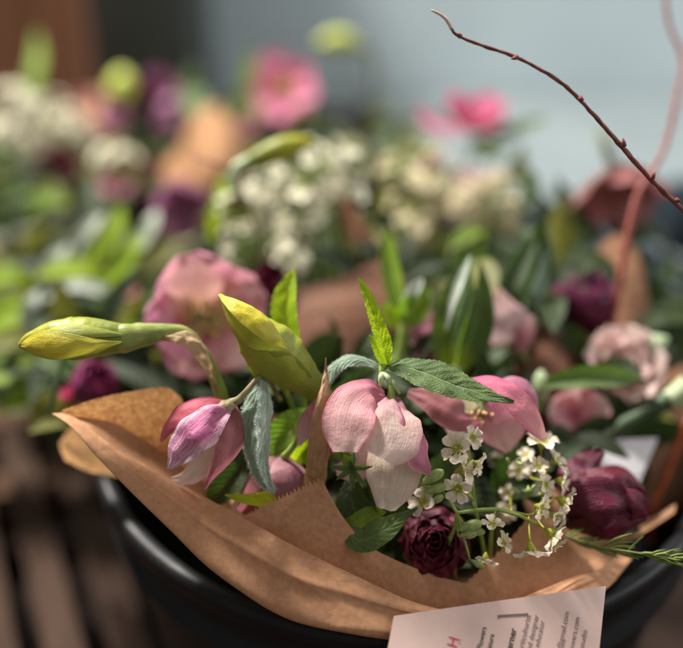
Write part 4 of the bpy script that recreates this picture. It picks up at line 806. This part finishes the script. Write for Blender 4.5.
# ------------------------------------------------------------------ twigs
def twig(label, pts, rpx, mat, cat='twig', tip=None, seed=0, nodes=()):
    T = Thing('twig', label, cat, P(*pts[-1])); T.tpx('stem', M[mat], pts, rpx, ns=12, n=160, wob=.5, seed=seed)
    if tip: T.tpx('twig_tip', M['twig_tip'], tip, [.8, 1.5, 1.8, 2.0], ns=8, n=16, wob=.3)
    for x, y, dx, dy, d in nodes:
        mb = MB(); mb.tube(PP([(x, y, d), (x + dx * .5, y + dy * .5, d - .0008), (x + dx, y + dy, d - .001)]), [S(2.8, d), S(2.2, d), S(.4, d)], ns=8, n=8); T.add('bud_scale', mb, M[mat])
    return T
twig('thin red brown twig arching down to the right against the pale wall', [(451, 27, .352), (457, 35, .352), (484, 46, .352), (516, 57, .352), (548, 74, .351), (570, 90, .351), (592, 113, .350), (622, 147, .349), (650, 178, .348), (683, 210, .347), (740, 262, .347), (800, 330, .352)], [1.4, 1.7, 1.7, 1.9, 2.0, 2.2, 2.3, 2.5, 2.6, 2.8, 3.0, 3.2], 'twig',
     tip=[(431, 10, .352), (438, 13, .352), (446, 19, .352), (452, 29, .352)], seed=3,
     nodes=[(517, 57, -6, 2, .3515), (460, 36, -3, -3, .352), (580, 98, 4, 2, .350), (624, 146, -1, -8, .3485), (652, 178, 3, -6, .3475), (676, 200, 5, 1, .347)])
twig('blurred pink twig curving up the right edge of the photo', [(664, -30, .50), (668, 20, .50), (682, 60, .495), (676, 100, .49), (664, 150, .485), (640, 190, .48), (630, 225, .478), (622, 270, .48), (610, 340, .49)], [2.2, 2.2, 2.2, 2.3, 2.6, 3.1, 3.3, 3.1, 3], 'twig_p', seed=5)
twig('blurred orange twig at the right border beside the brown paper', [(700, 400, .45), (683, 430, .45), (668, 470, .452), (655, 505, .455), (650, 545, .46)], [3, 3, 3, 3, 3], 'twig_o', seed=6)
twig('dark thin twig hanging below the left daffodil bud', [(66, 352, .42), (60, 372, .42), (54, 395, .42), (50, 410, .425)], [2.4, 2.2, 2.4, 2.4], 'dark_stem', seed=7)

# ------------------------------------------------------------------ middle and back flowers
def helle(label, x, y, d, ax, Rpx, mat, bk, ph0, ph1, ctr=True, group=None, **kw):
    T = Thing('hellebore', label, 'flower', P(x, y, d), group); A_ = N_(*ax); hellebore(T, P(x, y, d), A_, S(Rpx, d), M[mat] if isinstance(mat, str) else mat, ph0=ph0, ph1=ph1, **kw)
    if ctr: stamens(T, P(x, y, d) + A_ * S(Rpx, d) * .05, A_, ctr if ctr > 1 else 40, S(Rpx, d) * .44, S(.5, d), S(1.7, d), 'paleg', 'ochre', seed=int(x), spread=.95)
    add_stem(T, P(x, y, d) - A_ * .001, bk, axis=A_); return T
helle('large open pink hellebore with tan stamens behind the two daffodil buds', 202, 322, .455, (.25, .12, 1), 68, 'hel_bg', 'mid', 44, 4, ctr=170, roll=.35, wf=.56, seed=3, nu=15, nv=24, lump=.2, rip=.07, mats=[M['hel_bg'], M['hel_pinktop'], M['hel_bg'], M['hel_bg'], M['hel_mauve']], off=.10)
helle('bright pink open hellebore highest in the back row', 286, 93, .80, (-.05, .1, 1), 39, 'hot_pink', 'far', 34, 8, roll=.5, wf=.46, seed=5, off=.12, lump=.2)
T = Thing('hellebore', 'bright pink cupped hellebore against the pale wall right of centre', 'flower', P(478, 140, .68))
hellebore(T, P(474, 132, .68), N_(.15, 1, .1), S(46, .68), M['hot_pink'], ph0=30, ph1=75, wf=.5, seed=6, roll=.3)
T.px('petal', M['hot_pink'], [(466, 134, .675), (446, 130, .67), (430, 122, .67), (420, 108, .672)], [8, 12, 11, 3], (-.1, .8, .6), cup=.2, nu=11, nv=20)
for q in ([(478, 140, .68), (505, 134, .675), (530, 124, .67), (548, 118, .67)], [(474, 138, .68), (484, 148, .67), (498, 150, .665), (512, 146, .665)], [(472, 140, .68), (480, 152, .67), (492, 156, .67), (504, 160, .67)]):
    T.px('leaf', M['leaf'], q, [3, 8, 8, 1], (0, .5, .8), nu=9, nv=20)
add_stem(T, P(476, 140, .68), 'mid')
T = helle('dusty brown pink hellebore drooping before the pale wall at right', 612, 172, .60, (.1, -.9, .35), 62, 'dusty', 'right', 25, 70, ctr=0, wf=.5, seed=7, roll=.2)
for q in ([(600, 240, .60), (580, 220, .60), (566, 200, .60), (556, 176, .60)], [(596, 245, .60), (570, 235, .59), (552, 220, .59), (536, 190, .59)], [(612, 240, .60), (628, 238, .6), (644, 232, .6), (660, 240, .6)]):
    T.px('leaf', M['leaf_dark'], q, [4, 10, 9, 1], (0, .3, 1), nu=9, nv=20)
helle('plum hellebore below the peach tissue cone', 186, 205, .62, (.1, -.4, 1), 40, 'purple', 'left', 30, 55, seed=8, wf=.62, ctr=0)
helle('small plum flower, upper one left of the peach tissue', 158, 96, .88, (.2, .1, 1), 30, 'purple', 'far', 50, 30, seed=9, ctr=0)
helle('small plum flower just below and left of the upper plum one', 120, 122, .80, (-.2, .2, 1), 25, 'purple', 'farleft', 60, 40, seed=10, ctr=0)
helle('rose pink hellebore low in the left back under a white blossom', 122, 182, .70, (0, .1, 1), 30, 'hel_mauve', 'left', 45, 30, seed=11, ctr=0)
helle('dark plum flower right beside the rose pink one in the left back', 150, 176, .72, (.3, .3, 1), 20, 'maroon_pur', 'left', 60, 50, seed=12, ctr=0)
helle('small plum flower between the white tuft and the peach tissue', 168, 128, .84, (.1, .5, .8), 18, 'purple', 'far', 60, 50, seed=31, ctr=0)
helle('dim mauve flower left of the rose pink one in the left back', 92, 196, .76, (-.2, .4, .8), 20, 'purple', 'farleft', 60, 40, seed=32, ctr=0)
helle('dusty rose flower low between the dark tulip and the grey paper', 30, 188, .80, (0, .5, .8), 20, 'dusty', 'farleft', 50, 30, seed=33, ctr=0)
helle('pale mauve flower under the bright pink top hellebore', 250, 128, .82, (0, .5, .8), 18, 'hel_mauve', 'far', 50, 30, seed=34, ctr=0)
helle('dusty mauve flower at the far left behind the white blossoms', 84, 108, .92, (0, .6, .8), 18, 'dusty', 'farleft', 50, 30, seed=35, ctr=0)
def tulip(label, x, y, d, ax, Rpx, mat, bk, rings=3, tall=1.3):
    T = Thing('tulip', label, 'flower', P(x, y, d)); rosette(T, P(x, y, d), N_(*ax), S(Rpx, d), M[mat], rings=rings, seed=int(x), tall=tall, nu=9, nv=12); add_stem(T, P(x, y, d) - N_(*ax) * S(Rpx, d), bk, r=.0022, mat='dark_stem'); return T
tulip('dark maroon double tulip in the left back near the white blossoms', 58, 172, .76, (0, .6, .8), 26, 'maroon', 'farleft')
tulip('dark purple maroon tulip upright before the tan paper horn', 586, 300, .50, (-.1, 1, .35), 30, 'plum_dark', 'right', tall=1.35)
tulip('tiny maroon bud beside the yellow green bud in the far back', 142, 92, .86, (0, .6, .8), 13, 'maroon', 'far')
tulip('maroon bloom low left of the plum hellebore', 148, 206, .68, (.1, .6, .8), 15, 'plum_dark', 'left')
tulip('dark burgundy flower peeping between the pink hellebore and brown cone', 268, 284, .50, (0, .7, .8), 20, 'maroon', 'mid')
tulip('crimson dark bud cluster behind the left kraft paper tip', 96, 384, .46, (.3, .6, .7), 24, 'maroon_pur', 'left')
helle('crimson small flower at the left kraft paper tip', 74, 398, .46, (-.3, .5, .8), 16, 'hel_magenta', 'left', 70, 50, seed=14, ctr=0)
T = Thing('carnation', 'ruffled blush pink double flower under the maroon tulip at right', 'flower', P(622, 400, .47)); rosette(T, P(622, 366, .465), N_(.1, .4, 1), S(33, .465), M['blush_pale'], rings=3, seed=21, tall=.6, close=-.3, nu=11, nv=16); add_stem(T, P(622, 380, .48), 'right')
helle('soft pink hellebore below the long level leaf', 574, 416, .445, (.1, .1, 1), 36, 'hel_pinktop', 'right', 35, 15, seed=15, ctr=0)
T = Thing('hellebore', 'single pink petalled flower beside the glowing leaf pair', 'flower', P(505, 345, .46))
T.px('petal', M['blush'], [(497, 288, .455), (502, 304, .45), (508, 322, .448), (512, 340, .452)], [3, 14, 24, 20], (.1, .2, 1), cup=-.1, nu=13, nv=24, lump=.12, seed=3)
T.px('petal', M['hel_pinktop'], [(512, 344, .455), (522, 338, .45), (530, 326, .45), (534, 316, .455)], [10, 12, 8, 2], (.4, .3, 1), cup=-.2, nu=11, nv=20, seed=4)
add_stem(T, P(508, 342, .455), 'right')
T = Thing('hellebore', 'folded mauve petals standing behind the lime stem in shadow', 'flower', P(432, 360, .44))
T.px('petal', M['hel_mauve'], [(424, 372, .43), (420, 350, .43), (422, 330, .432), (430, 308, .436)], [5, 10, 11, 3], (-.4, .1, 1), cup=-.4, nu=11, nv=24, lump=.2, seed=3)
T.px('petal', M['hel_dark'], [(432, 374, .428), (438, 352, .426), (440, 332, .43), (440, 312, .436)], [5, 9, 10, 3], (.4, .1, 1), cup=-.4, nu=11, nv=24, lump=.2, seed=4)
add_stem(T, P(430, 372, .432), 'main')
helle('pale pink flower at left between lime leaves', 84, 300, .54, (-.1, .5, .9), 22, 'blush', 'left', 50, 30, seed=18, ctr=0)
helle('faded pink flower in the beige blossom mass', 470, 190, .66, (.1, .5, .9), 22, 'blush', 'mid', 50, 20, seed=19, ctr=0)
helle('faded cream pink flower left of the faded pink one', 432, 172, .68, (-.2, .5, .9), 20, 'blush', 'mid', 50, 30, seed=20, ctr=0)
helle('dusky pink flower half hidden at left of the open pink hellebore', 128, 296, .52, (.2, .5, .9), 18, 'dusty', 'left', 60, 40, seed=22, ctr=0)
def bud(label, pts, rp, mat, bk, name='pale_bud'):
    T = Thing(name, label, 'flower bud', P(*pts[-1])); T.tpx('bud', M[mat], pts, rp, ns=12, n=16, wob=.1); add_stem(T, P(*pts[-1]), bk, r=.0014); return T
bud('pale lime bud at the right border under the maroon tulip', [(668, 338, .47), (660, 342, .47), (650, 348, .47), (640, 356, .47)], [2, 10, 10, 2], 'paleg', 'right')
bud('yellow green bud low at right under the thick stem end', [(663, 410, .50), (663, 418, .50), (664, 428, .50), (664, 436, .50)], [2, 9, 9, 2], 'limebud', 'right')
bud('yellow green bud in the far back above the plum flowers', [(122, 70, .85), (122, 80, .85), (122, 92, .85), (124, 104, .85)], [4, 14, 14, 3], 'limebud', 'far')
bud('yellow green nodding bud high above the bright pink hellebore', [(318, 44, .82), (330, 42, .82), (344, 41, .82), (360, 46, .82)], [4, 11, 10, 3], 'limebud', 'far')
T = Thing('arching_stem', 'faint grey arching stem rising behind the white blossom cluster', 'stem', P(375, 160, .84)); T.tpx('stem', M['olive_stem'], [(358, 46, .82), (370, 52, .825), (374, 75, .83), (372, 110, .84), (374, 150, .85)], [2.5, 2.5, 2.5, 3, 3], ns=8)
for k, (lab, p, w, m_, b_) in enumerate([
    ('olive leaf rising beside the bright pink hellebore in the back', [(200, 120, .85), (194, 95, .85), (192, 78, .85), (196, 64, .86)], [5, 12, 12, 2], 'leaf', 'far'),
    ('yellow green spear leaf before the terracotta chair', [(30, 110, .85), (34, 80, .85), (38, 55, .86), (36, 30, .87)], [4, 8, 7, 1], 'leaf_green', 'farleft'),
    ('pale leaf sliver left of the bright pink hellebore', [(252, 110, .80), (248, 85, .80), (250, 65, .80), (252, 48, .80)], [3, 7, 6, 1], 'leaf_green', 'far'),
    ('olive leaf behind the first peach tissue', [(222, 130, .80), (232, 112, .80), (240, 95, .80), (246, 84, .80)], [5, 11, 10, 2], 'leaf', 'far'),
    ('broad lime leaf below the plum hellebore', [(105, 285, .55), (122, 268, .545), (132, 250, .545), (138, 232, .55)], [6, 13, 12, 2], 'lime_leaf', 'left'),
    ('lime leaf lying level in the left middle', [(38, 275, .53), (62, 268, .525), (88, 270, .525), (112, 276, .53)], [5, 12, 12, 2], 'lime_leaf', 'left'),
    ('silver grey leaf above the lying lime leaf', [(70, 262, .56), (80, 240, .555), (92, 225, .555), (104, 214, .56)], [4, 8, 8, 2], 'leaf_silver', 'left'),
    ('long silver leaf crossing under the level lime leaf', [(45, 300, .52), (72, 286, .515), (100, 290, .515), (128, 300, .52)], [4, 7, 7, 1], 'leaf_silver', 'left'),
    ('big lime leaf at the left border level with the daffodil bud', [(-20, 330, .52), (2, 316, .515), (22, 312, .515), (44, 318, .52)], [10, 18, 18, 3], 'lime_leaf', 'left'),
    ('lime leaf under the left daffodil bud tip', [(-20, 378, .50), (5, 370, .50), (28, 372, .50), (52, 384, .50)], [10, 20, 18, 3], 'leaf_green', 'left'),
    ('narrow silver leaf standing at the left before the lime leaves', [(30, 335, .50), (28, 318, .50), (32, 304, .50), (38, 290, .505)], [4, 8, 8, 2], 'leaf_silver', 'left'),
    ('yellow lime leaf at left lowest above the wood', [(0, 410, .50), (18, 400, .50), (34, 398, .50), (52, 402, .50)], [6, 12, 12, 3], 'lime_leaf', 'left'),
    ('green leaf below the dark maroon tulip in the left back', [(30, 215, .65), (40, 202, .65), (52, 198, .65), (66, 204, .65)], [6, 10, 10, 2], 'leaf_green', 'left'),
    ('bright lime leaf to the left of the white blossom cluster', [(212, 240, .58), (216, 218, .575), (222, 198, .575), (222, 178, .58)], [5, 10, 10, 2], 'lime_leaf', 'mid'),
    ('pale silver leaf under the plum hellebore', [(138, 250, .57), (146, 236, .57), (152, 222, .57), (156, 210, .575)], [5, 9, 9, 2], 'leaf_silver', 'left'),
    ('bright green leaf in front of the beige blossom mass', [(452, 246, .56), (462, 238, .56), (472, 232, .56), (484, 230, .565)], [5, 8, 8, 2], 'leaf_green', 'mid'),
    ('olive leaf right of the beige blossom mass', [(520, 205, .62), (530, 190, .62), (528, 178, .62), (520, 166, .62)], [5, 9, 9, 2], 'leaf', 'mid'),
    ('lime leaf low behind the left daffodil stem', [(150, 372, .48), (160, 360, .48), (176, 352, .48), (194, 350, .482)], [5, 10, 9, 2], 'leaf_green', 'left'),
    ('broad glowing lime leaf crossing the left middle above the grey leaves', [(88, 262, .56), (104, 246, .555), (116, 226, .555), (120, 206, .56)], [6, 14, 13, 2], 'lime_leaf', 'left'),
    ('lime leaf at the left border under the grey paper', [(-24, 290, .56), (-4, 278, .555), (16, 276, .555), (34, 284, .56)], [8, 14, 13, 3], 'lime_leaf', 'left'),
    ('grey leaf slanting down from the grey paper', [(40, 296, .56), (46, 276, .555), (56, 258, .555), (70, 244, .56)], [4, 9, 9, 2], 'leaf_silver', 'left'),
    ('tan olive leaf over the rose pink hellebore in the left back', [(90, 176, .74), (102, 160, .74), (112, 150, .74), (120, 138, .74)], [5, 9, 9, 2], 'leaf_olive', 'left'),
    ('olive leaf beside the bright pink cupped hellebore', [(500, 190, .64), (512, 178, .64), (520, 160, .64), (522, 146, .64)], [4, 8, 8, 2], 'leaf_olive', 'mid'),
    ('dark green leaf at right above the pale lime bud', [(640, 330, .52), (656, 318, .52), (672, 314, .52), (695, 318, .52)], [6, 12, 12, 3], 'leaf_dark', 'right')]):
    leafthing(lab, m_, p, w, (rnd.uniform(-.3, .3), .5, .9), b_, fold=.25, cup=-.1, nu=9, nv=24, lump=.1, seed=k)

# white blossom clusters
M['white_beige'] = petal_mat('beige_blossom', srgb(186, 180, 110), srgb(214, 200, 168), srgb(222, 206, 178), trans=.3, streak=.2)
def bloss_mesh(s, mt='white'):
    m_ = MB(); r = random.Random(s)
    for k in range(5):
        th = 2 * math.pi * k / 5; d = V3((math.cos(th), math.sin(th), 0)); m_.grid(blade_grid([d * .08, d * .5 + V3((0, 0, .14)), d * 1.0 + V3((0, 0, r.uniform(-.05, .3)))], W([.3, .9, 1.0, .3], .42), V3((0, 0, 1)), cup=.25, nu=5, nv=6))
    c_ = MB(); c_.ball(V3((0, 0, .08)), .24, None, .8, 6, 4); z = V3((0, 0, 0)); return m_.mesh('blossom', M[mt], z), c_.mesh('blossom_eye', M['limebud'], z)
BL = [bloss_mesh(s) for s in range(3)]; BLB = [bloss_mesh(s, 'white_beige') for s in range(3)]
def cluster(label, blobs, d, n, bk, fr=9, seed=0, BL=BL):
    r = random.Random(seed); T = Thing('blossom_spray', label, 'flower cluster', P(blobs[0][0], blobs[0][1], d)); tot = sum(b[2] ** 2 for b in blobs)
    sm = MB()
    for (x, y, R, dd) in blobs:
        c = P(x, y, d + dd)
        for k in range(max(3, int(n * R * R / tot))):
            while True:
                v = V3((r.gauss(0, 1), r.gauss(0, 1), r.gauss(0, 1))).normalized()
                if v.dot(-FW) > -.25: break
            p = c + v * S(R, d) * r.uniform(.75, 1.05); me, ey = BL[r.randrange(3)]; o = put(T, me, 'blossom', orient(p, v + V3((0, 0, .4)), S(fr, d) * r.uniform(.75, 1.2), r.uniform(0, 6))); put(T, ey, 'blossom_eye', None, o)
            sm.tube([c, c.lerp(p, .5) + V3((0, 0, -.001)), p], S(.8, d), ns=4, n=4, caps=False)
        sm.tube(to_bucket(c, bk), S(2, d), ns=6, n=12)
    T.add('stem', sm, M['lime_stem']); return T
cluster('big creamy white blossom spray at the centre back with yellow green eyes', [(310, 178, 34, 0), (272, 195, 28, .01), (345, 170, 24, .01), (300, 215, 22, -.01), (240, 215, 24, .01), (238, 245, 20, 0), (292, 250, 18, -.01), (345, 205, 20, .0), (325, 150, 20, .02)], .57, 98, 'mid', 10.5, 1)
cluster('beige white blossom spray behind the glowing leaf pair', [(420, 200, 28, 0), (455, 215, 28, 0), (490, 190, 24, .01), (400, 175, 20, .01), (505, 215, 18, 0), (440, 165, 18, .02), (410, 235, 18, -.01)], .62, 96, 'mid', 9.5, 2, BLB)
cluster('white blossom spray in the far left back', [(50, 122, 26, 0), (30, 140, 20, 0), (75, 130, 20, 0)], .86, 50, 'farleft', 9, 3)
cluster('yellowish white blossom spray at the left border', [(12, 105, 22, 0), (8, 130, 18, 0)], .80, 34, 'farleft', 9, 4)
cluster('white blossom tuft above the rose pink hellebore', [(108, 160, 16, 0), (126, 158, 12, 0)], .68, 26, 'left', 8, 5)
cluster('small white blossom tuft left of the brown paper cone', [(292, 262, 13, 0)], .54, 14, 'mid', 8, 6)

# ------------------------------------------------------------------ uncountable filler foliage
def filler(label, boxes, n, mats, L0, seed, shade=None):
    r = random.Random(seed)
    for mi, mname in enumerate(mats):
        mb = MB()
        for k in range(n // len(mats)):
            x0, y0, x1, y1, d0, d1 = r.choice(boxes); p = P(r.uniform(x0, x1), r.uniform(y0, y1), r.uniform(d0, d1)); d = V3((r.gauss(0, .8), r.gauss(0, .8), r.uniform(-.2, 1))).normalized(); L = L0 * r.uniform(.5, 1.2)
            n_ = V3((r.gauss(0, .4), r.gauss(0, .4) - .5, 1)).normalized()
            mb.grid(blade_grid([p, p + d * L * .5 + V3((0, 0, L * .1)), p + d * L - V3((0, 0, L * .1 * r.random()))], W([.15, .8, 1, .75, .05], L * r.uniform(.14, .26)), n_, fold=.3, nu=5, nv=10, seed=k))
        solo('foliage', mb, M[mname], label[mi], 'foliage', kind='stuff')
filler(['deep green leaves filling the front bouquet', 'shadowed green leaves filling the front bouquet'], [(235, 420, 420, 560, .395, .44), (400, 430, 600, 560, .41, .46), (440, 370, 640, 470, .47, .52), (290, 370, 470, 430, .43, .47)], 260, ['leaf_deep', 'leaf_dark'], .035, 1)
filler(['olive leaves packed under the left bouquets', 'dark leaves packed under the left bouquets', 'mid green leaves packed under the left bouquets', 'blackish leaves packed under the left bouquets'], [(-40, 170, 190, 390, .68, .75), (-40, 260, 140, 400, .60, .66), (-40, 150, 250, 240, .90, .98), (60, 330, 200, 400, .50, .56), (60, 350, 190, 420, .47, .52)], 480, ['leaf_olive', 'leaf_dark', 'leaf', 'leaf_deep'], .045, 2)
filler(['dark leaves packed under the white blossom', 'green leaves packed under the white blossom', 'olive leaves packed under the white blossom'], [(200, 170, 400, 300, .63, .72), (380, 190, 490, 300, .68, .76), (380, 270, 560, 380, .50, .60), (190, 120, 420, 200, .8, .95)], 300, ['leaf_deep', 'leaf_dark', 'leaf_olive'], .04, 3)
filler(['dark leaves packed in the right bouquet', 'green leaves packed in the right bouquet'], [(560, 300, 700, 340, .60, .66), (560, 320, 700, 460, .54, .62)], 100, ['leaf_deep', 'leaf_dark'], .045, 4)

# ------------------------------------------------------------------ business card with lettering
def cardmat():
    m = NT('pink_card'); ob = obc(m); n1 = m.noise(ob, 60, 4); n2 = m.noise(ob, 1500, 2)
    col = m.mix(m.ramp(n1, [(.35, 0.0), (.7, 1.0)]), srgb(228, 196, 186), srgb(236, 206, 196))
    col = m.mix(m.ramp(m.noise(ob, 130, 2), [(.70, 0.0), (.78, .45)]), col, srgb(206, 160, 168))
    return m.shade(col, .55, .3, .08, bump=m.bump(n2, .1, .0005))
q0, q1, q2 = P(394, 616, .333), P(606, 586, .343), P(378, 700, .322)
ex = (q1 - q0); Wc = ex.length; ex.normalize(); ey0 = (q2 - q0); ey = (ey0 - ex * ey0.dot(ex)).normalized()
ez = ex.cross(ey).normalized()
if ez.dot(FW) > 0: ez = -ez
# keep the slanted look: side edges follow the photo
Ln = .085
T = Thing('business_card', 'pale pink printed card leaning on the kraft wrap at the bottom edge', 'card', q0 + ey * Ln)
edgeL = (P(378, 700, .322) - q0).normalized()
mb = MB(); rr_ = .0006
def cpt(u, v, z=0):  # u 0..1 across, v metres down
    return q0 + ex * (Wc * u) + edgeL * v + ez * (z + .0016 * math.sin(u * 3.1) * (1 - v / Ln))
G = [[cpt(u / 16, v / 10 * Ln) for u in range(17)] for v in range(11)]; G2 = [[p - ez * .00045 for p in r_] for r_ in G]
mb.grid(G); mb.grid(G2)
for e, f in ((G[0], G2[0]), (G[-1], G2[-1]), ([r_[0] for r_ in G], [r_[0] for r_ in G2]), ([r_[-1] for r_ in G], [r_[-1] for r_ in G2])): mb.grid([e, f])
card = T.add('card_stock', mb, cardmat(), smooth=False)
def inkm(name, c):
    m = NT(name); ob = obc(m); return m.shade(m.mix(m.noise(ob, 900, 2), c, tuple(min(1, x * 1.4 + .01) for x in c[:3]) + (1,)), .6, .3)
INK = {'black': inkm('black_ink', srgb(62, 52, 52)), 'grey': inkm('grey_ink', srgb(112, 94, 92)), 'pink': inkm('pink_ink', srgb(190, 40, 86))}
dg = bpy.context.evaluated_depsgraph_get()
def cardpt(x, y):
    """the point of the bent card that the camera sees at pixel (x, y)"""
    ray = (P(x, y, 1) - CAM).normalized(); t_ = (q0 - CAM).dot(ez) / ray.dot(ez)
    for _ in range(4):
        p = CAM + ray * t_; rel = p - q0; c = ex.dot(edgeL); a1 = rel.dot(ex); b1 = rel.dot(edgeL); det = 1 - c * c
        u = (a1 - b1 * c) / det / Wc; v = (b1 - a1 * c) / det; off = .0016 * math.sin(u * 3.1) * (1 - v / Ln) + .00016
        t_ = ((q0 - CAM).dot(ez) + off) / ray.dot(ez)
    return CAM + ray * t_
def text(s, x, y, size_px, ink, ang, d, bold=0, shear=0):
    cu = bpy.data.curves.new('lettering', 'FONT'); cu.body = s; cu.size = 1; cu.offset = bold; o = bpy.data.objects.new('tmp', cu); COL.objects.link(o); dg = bpy.context.evaluated_depsgraph_get(); dg.update()
    me = bpy.data.meshes.new_from_object(o.evaluated_get(dg)); bpy.data.objects.remove(o)
    n = ez; p = cardpt(x, y)
    # text direction in the card plane matching the photo's upward lean
    ray2 = (P(x + math.cos(ang) * 30, y - math.sin(ang) * 30, 1) - CAM).normalized(); t2 = (q0 - CAM).dot(n) / ray2.dot(n); dirx = ((CAM + ray2 * t2) - (p - ez * 0)).normalized(); dirx = (dirx - ez * dirx.dot(ez)).normalized()
    diry = ez.cross(dirx); s_ = S(size_px, d)
    p0 = p - ez * (p - q0).dot(ez)
    for v in me.vertices:
        w_ = p0 + dirx * v.co.x * s_ + diry * v.co.y * s_; rel = w_ - q0; c = ex.dot(edgeL); a1 = rel.dot(ex); b1 = rel.dot(edgeL); det = 1 - c * c
        uu = (a1 - b1 * c) / det / Wc; vv = (b1 - a1 * c) / det
        v.co = w_ + ez * (.0016 * math.sin(uu * 3.1) * (1 - vv / Ln) + .00014) - T.base
    me.materials.clear(); me.materials.append(INK[ink]); ob_ = bpy.data.objects.new('lettering', me); COL.objects.link(ob_); ob_.parent = card; return ob_
A0 = R_(78)
text('H', 456.5, 649, 14.5, 'pink', A0, .332, .0); text(':', 461, 640, 9, 'pink', R_(168), .332, .02)
text('Flowers', 481.5, 650, 6.9, 'black', R_(79), .333, .012)
text('Nature', 490, 655, 6.9, 'black', R_(79), .333, .012)
text('erner', 512, 650, 9, 'black', R_(79), .335, .018)
text('Horticulturist', 521.5, 658, 7.6, 'grey', R_(79), .336, .006)
text('and designer', 530.5, 654, 7.4, 'grey', R_(79), .337, .006)
text('educator', 539, 648, 7.2, 'grey', R_(79), .337, .006)
text('@gmail.com', 562, 650, 7.4, 'grey', R_(80), .339, .004)
text('flowers.com', 573, 654, 7.2, 'grey', R_(80), .340, .004)
text('studio', 584, 649, 7.2, 'grey', R_(80), .340, .004)
def cardbar(x0, y0, x1, y1, w):
    pts = []
    for (x, y) in ((x0, y0), (x1, y1)): pts.append(cardpt(x, y))
    s_ = (pts[1] - pts[0]).normalized().cross(ez) * S(w, .325); m_ = MB(); m_.grid([[pts[0] - s_, pts[0] + s_], [pts[1] - s_, pts[1] + s_]]); T.add('printed_line', m_, INK['grey'], card)
cardbar(498, 616.5, 528, 614.5, 1.3); cardbar(499, 615, 499, 619, .8)

# ------------------------------------------------------------------ light
w = bpy.data.worlds.new('World'); sc.world = w; w.use_nodes = True
bg = w.node_tree.nodes['Background']; bg.inputs[0].default_value = (1.0, .975, .94, 1); bg.inputs[1].default_value = .23
def area(name, loc, tgt, size, power, col):
    l = bpy.data.lights.new(name, 'AREA'); l.shape = 'RECTANGLE'; l.size = size[0]; l.size_y = size[1]; l.energy = power; l.color = col
    o = bpy.data.objects.new(name, l); COL.objects.link(o); o.location = loc; o.rotation_euler = (V3(tgt) - V3(loc)).to_track_quat('-Z', 'Y').to_euler(); return o
area('window_light', (-.75, 1.15, 1.55), (0, .42, .25), (.24, .24), 80, (1, .955, .88))
area('front_fill_light', (.9, -.4, 1.3), (.05, .5, .2), (.8, .8), 3.5, (1, .93, .86))  # added soft fill from the camera side to show the fronts
area('wall_fill_light', (1.3, .55, 1.0), (.6, 1.35, .35), (.4, .4), 11, (.97, .99, 1))  # added lamp that brightens the wall, no window is known there

sc.view_settings.view_transform = 'Standard'; sc.view_settings.look = 'None'; sc.view_settings.gamma = 1; sc.view_settings.exposure = .08
sc.cycles.use_denoising = True
try: sc.cycles.denoiser = 'OPENIMAGEDENOISE'
except Exception: pass
sc.cycles.max_bounces = 8; sc.cycles.transmission_bounces = 6; sc.cycles.diffuse_bounces = 4
print('objects', len(bpy.data.objects))
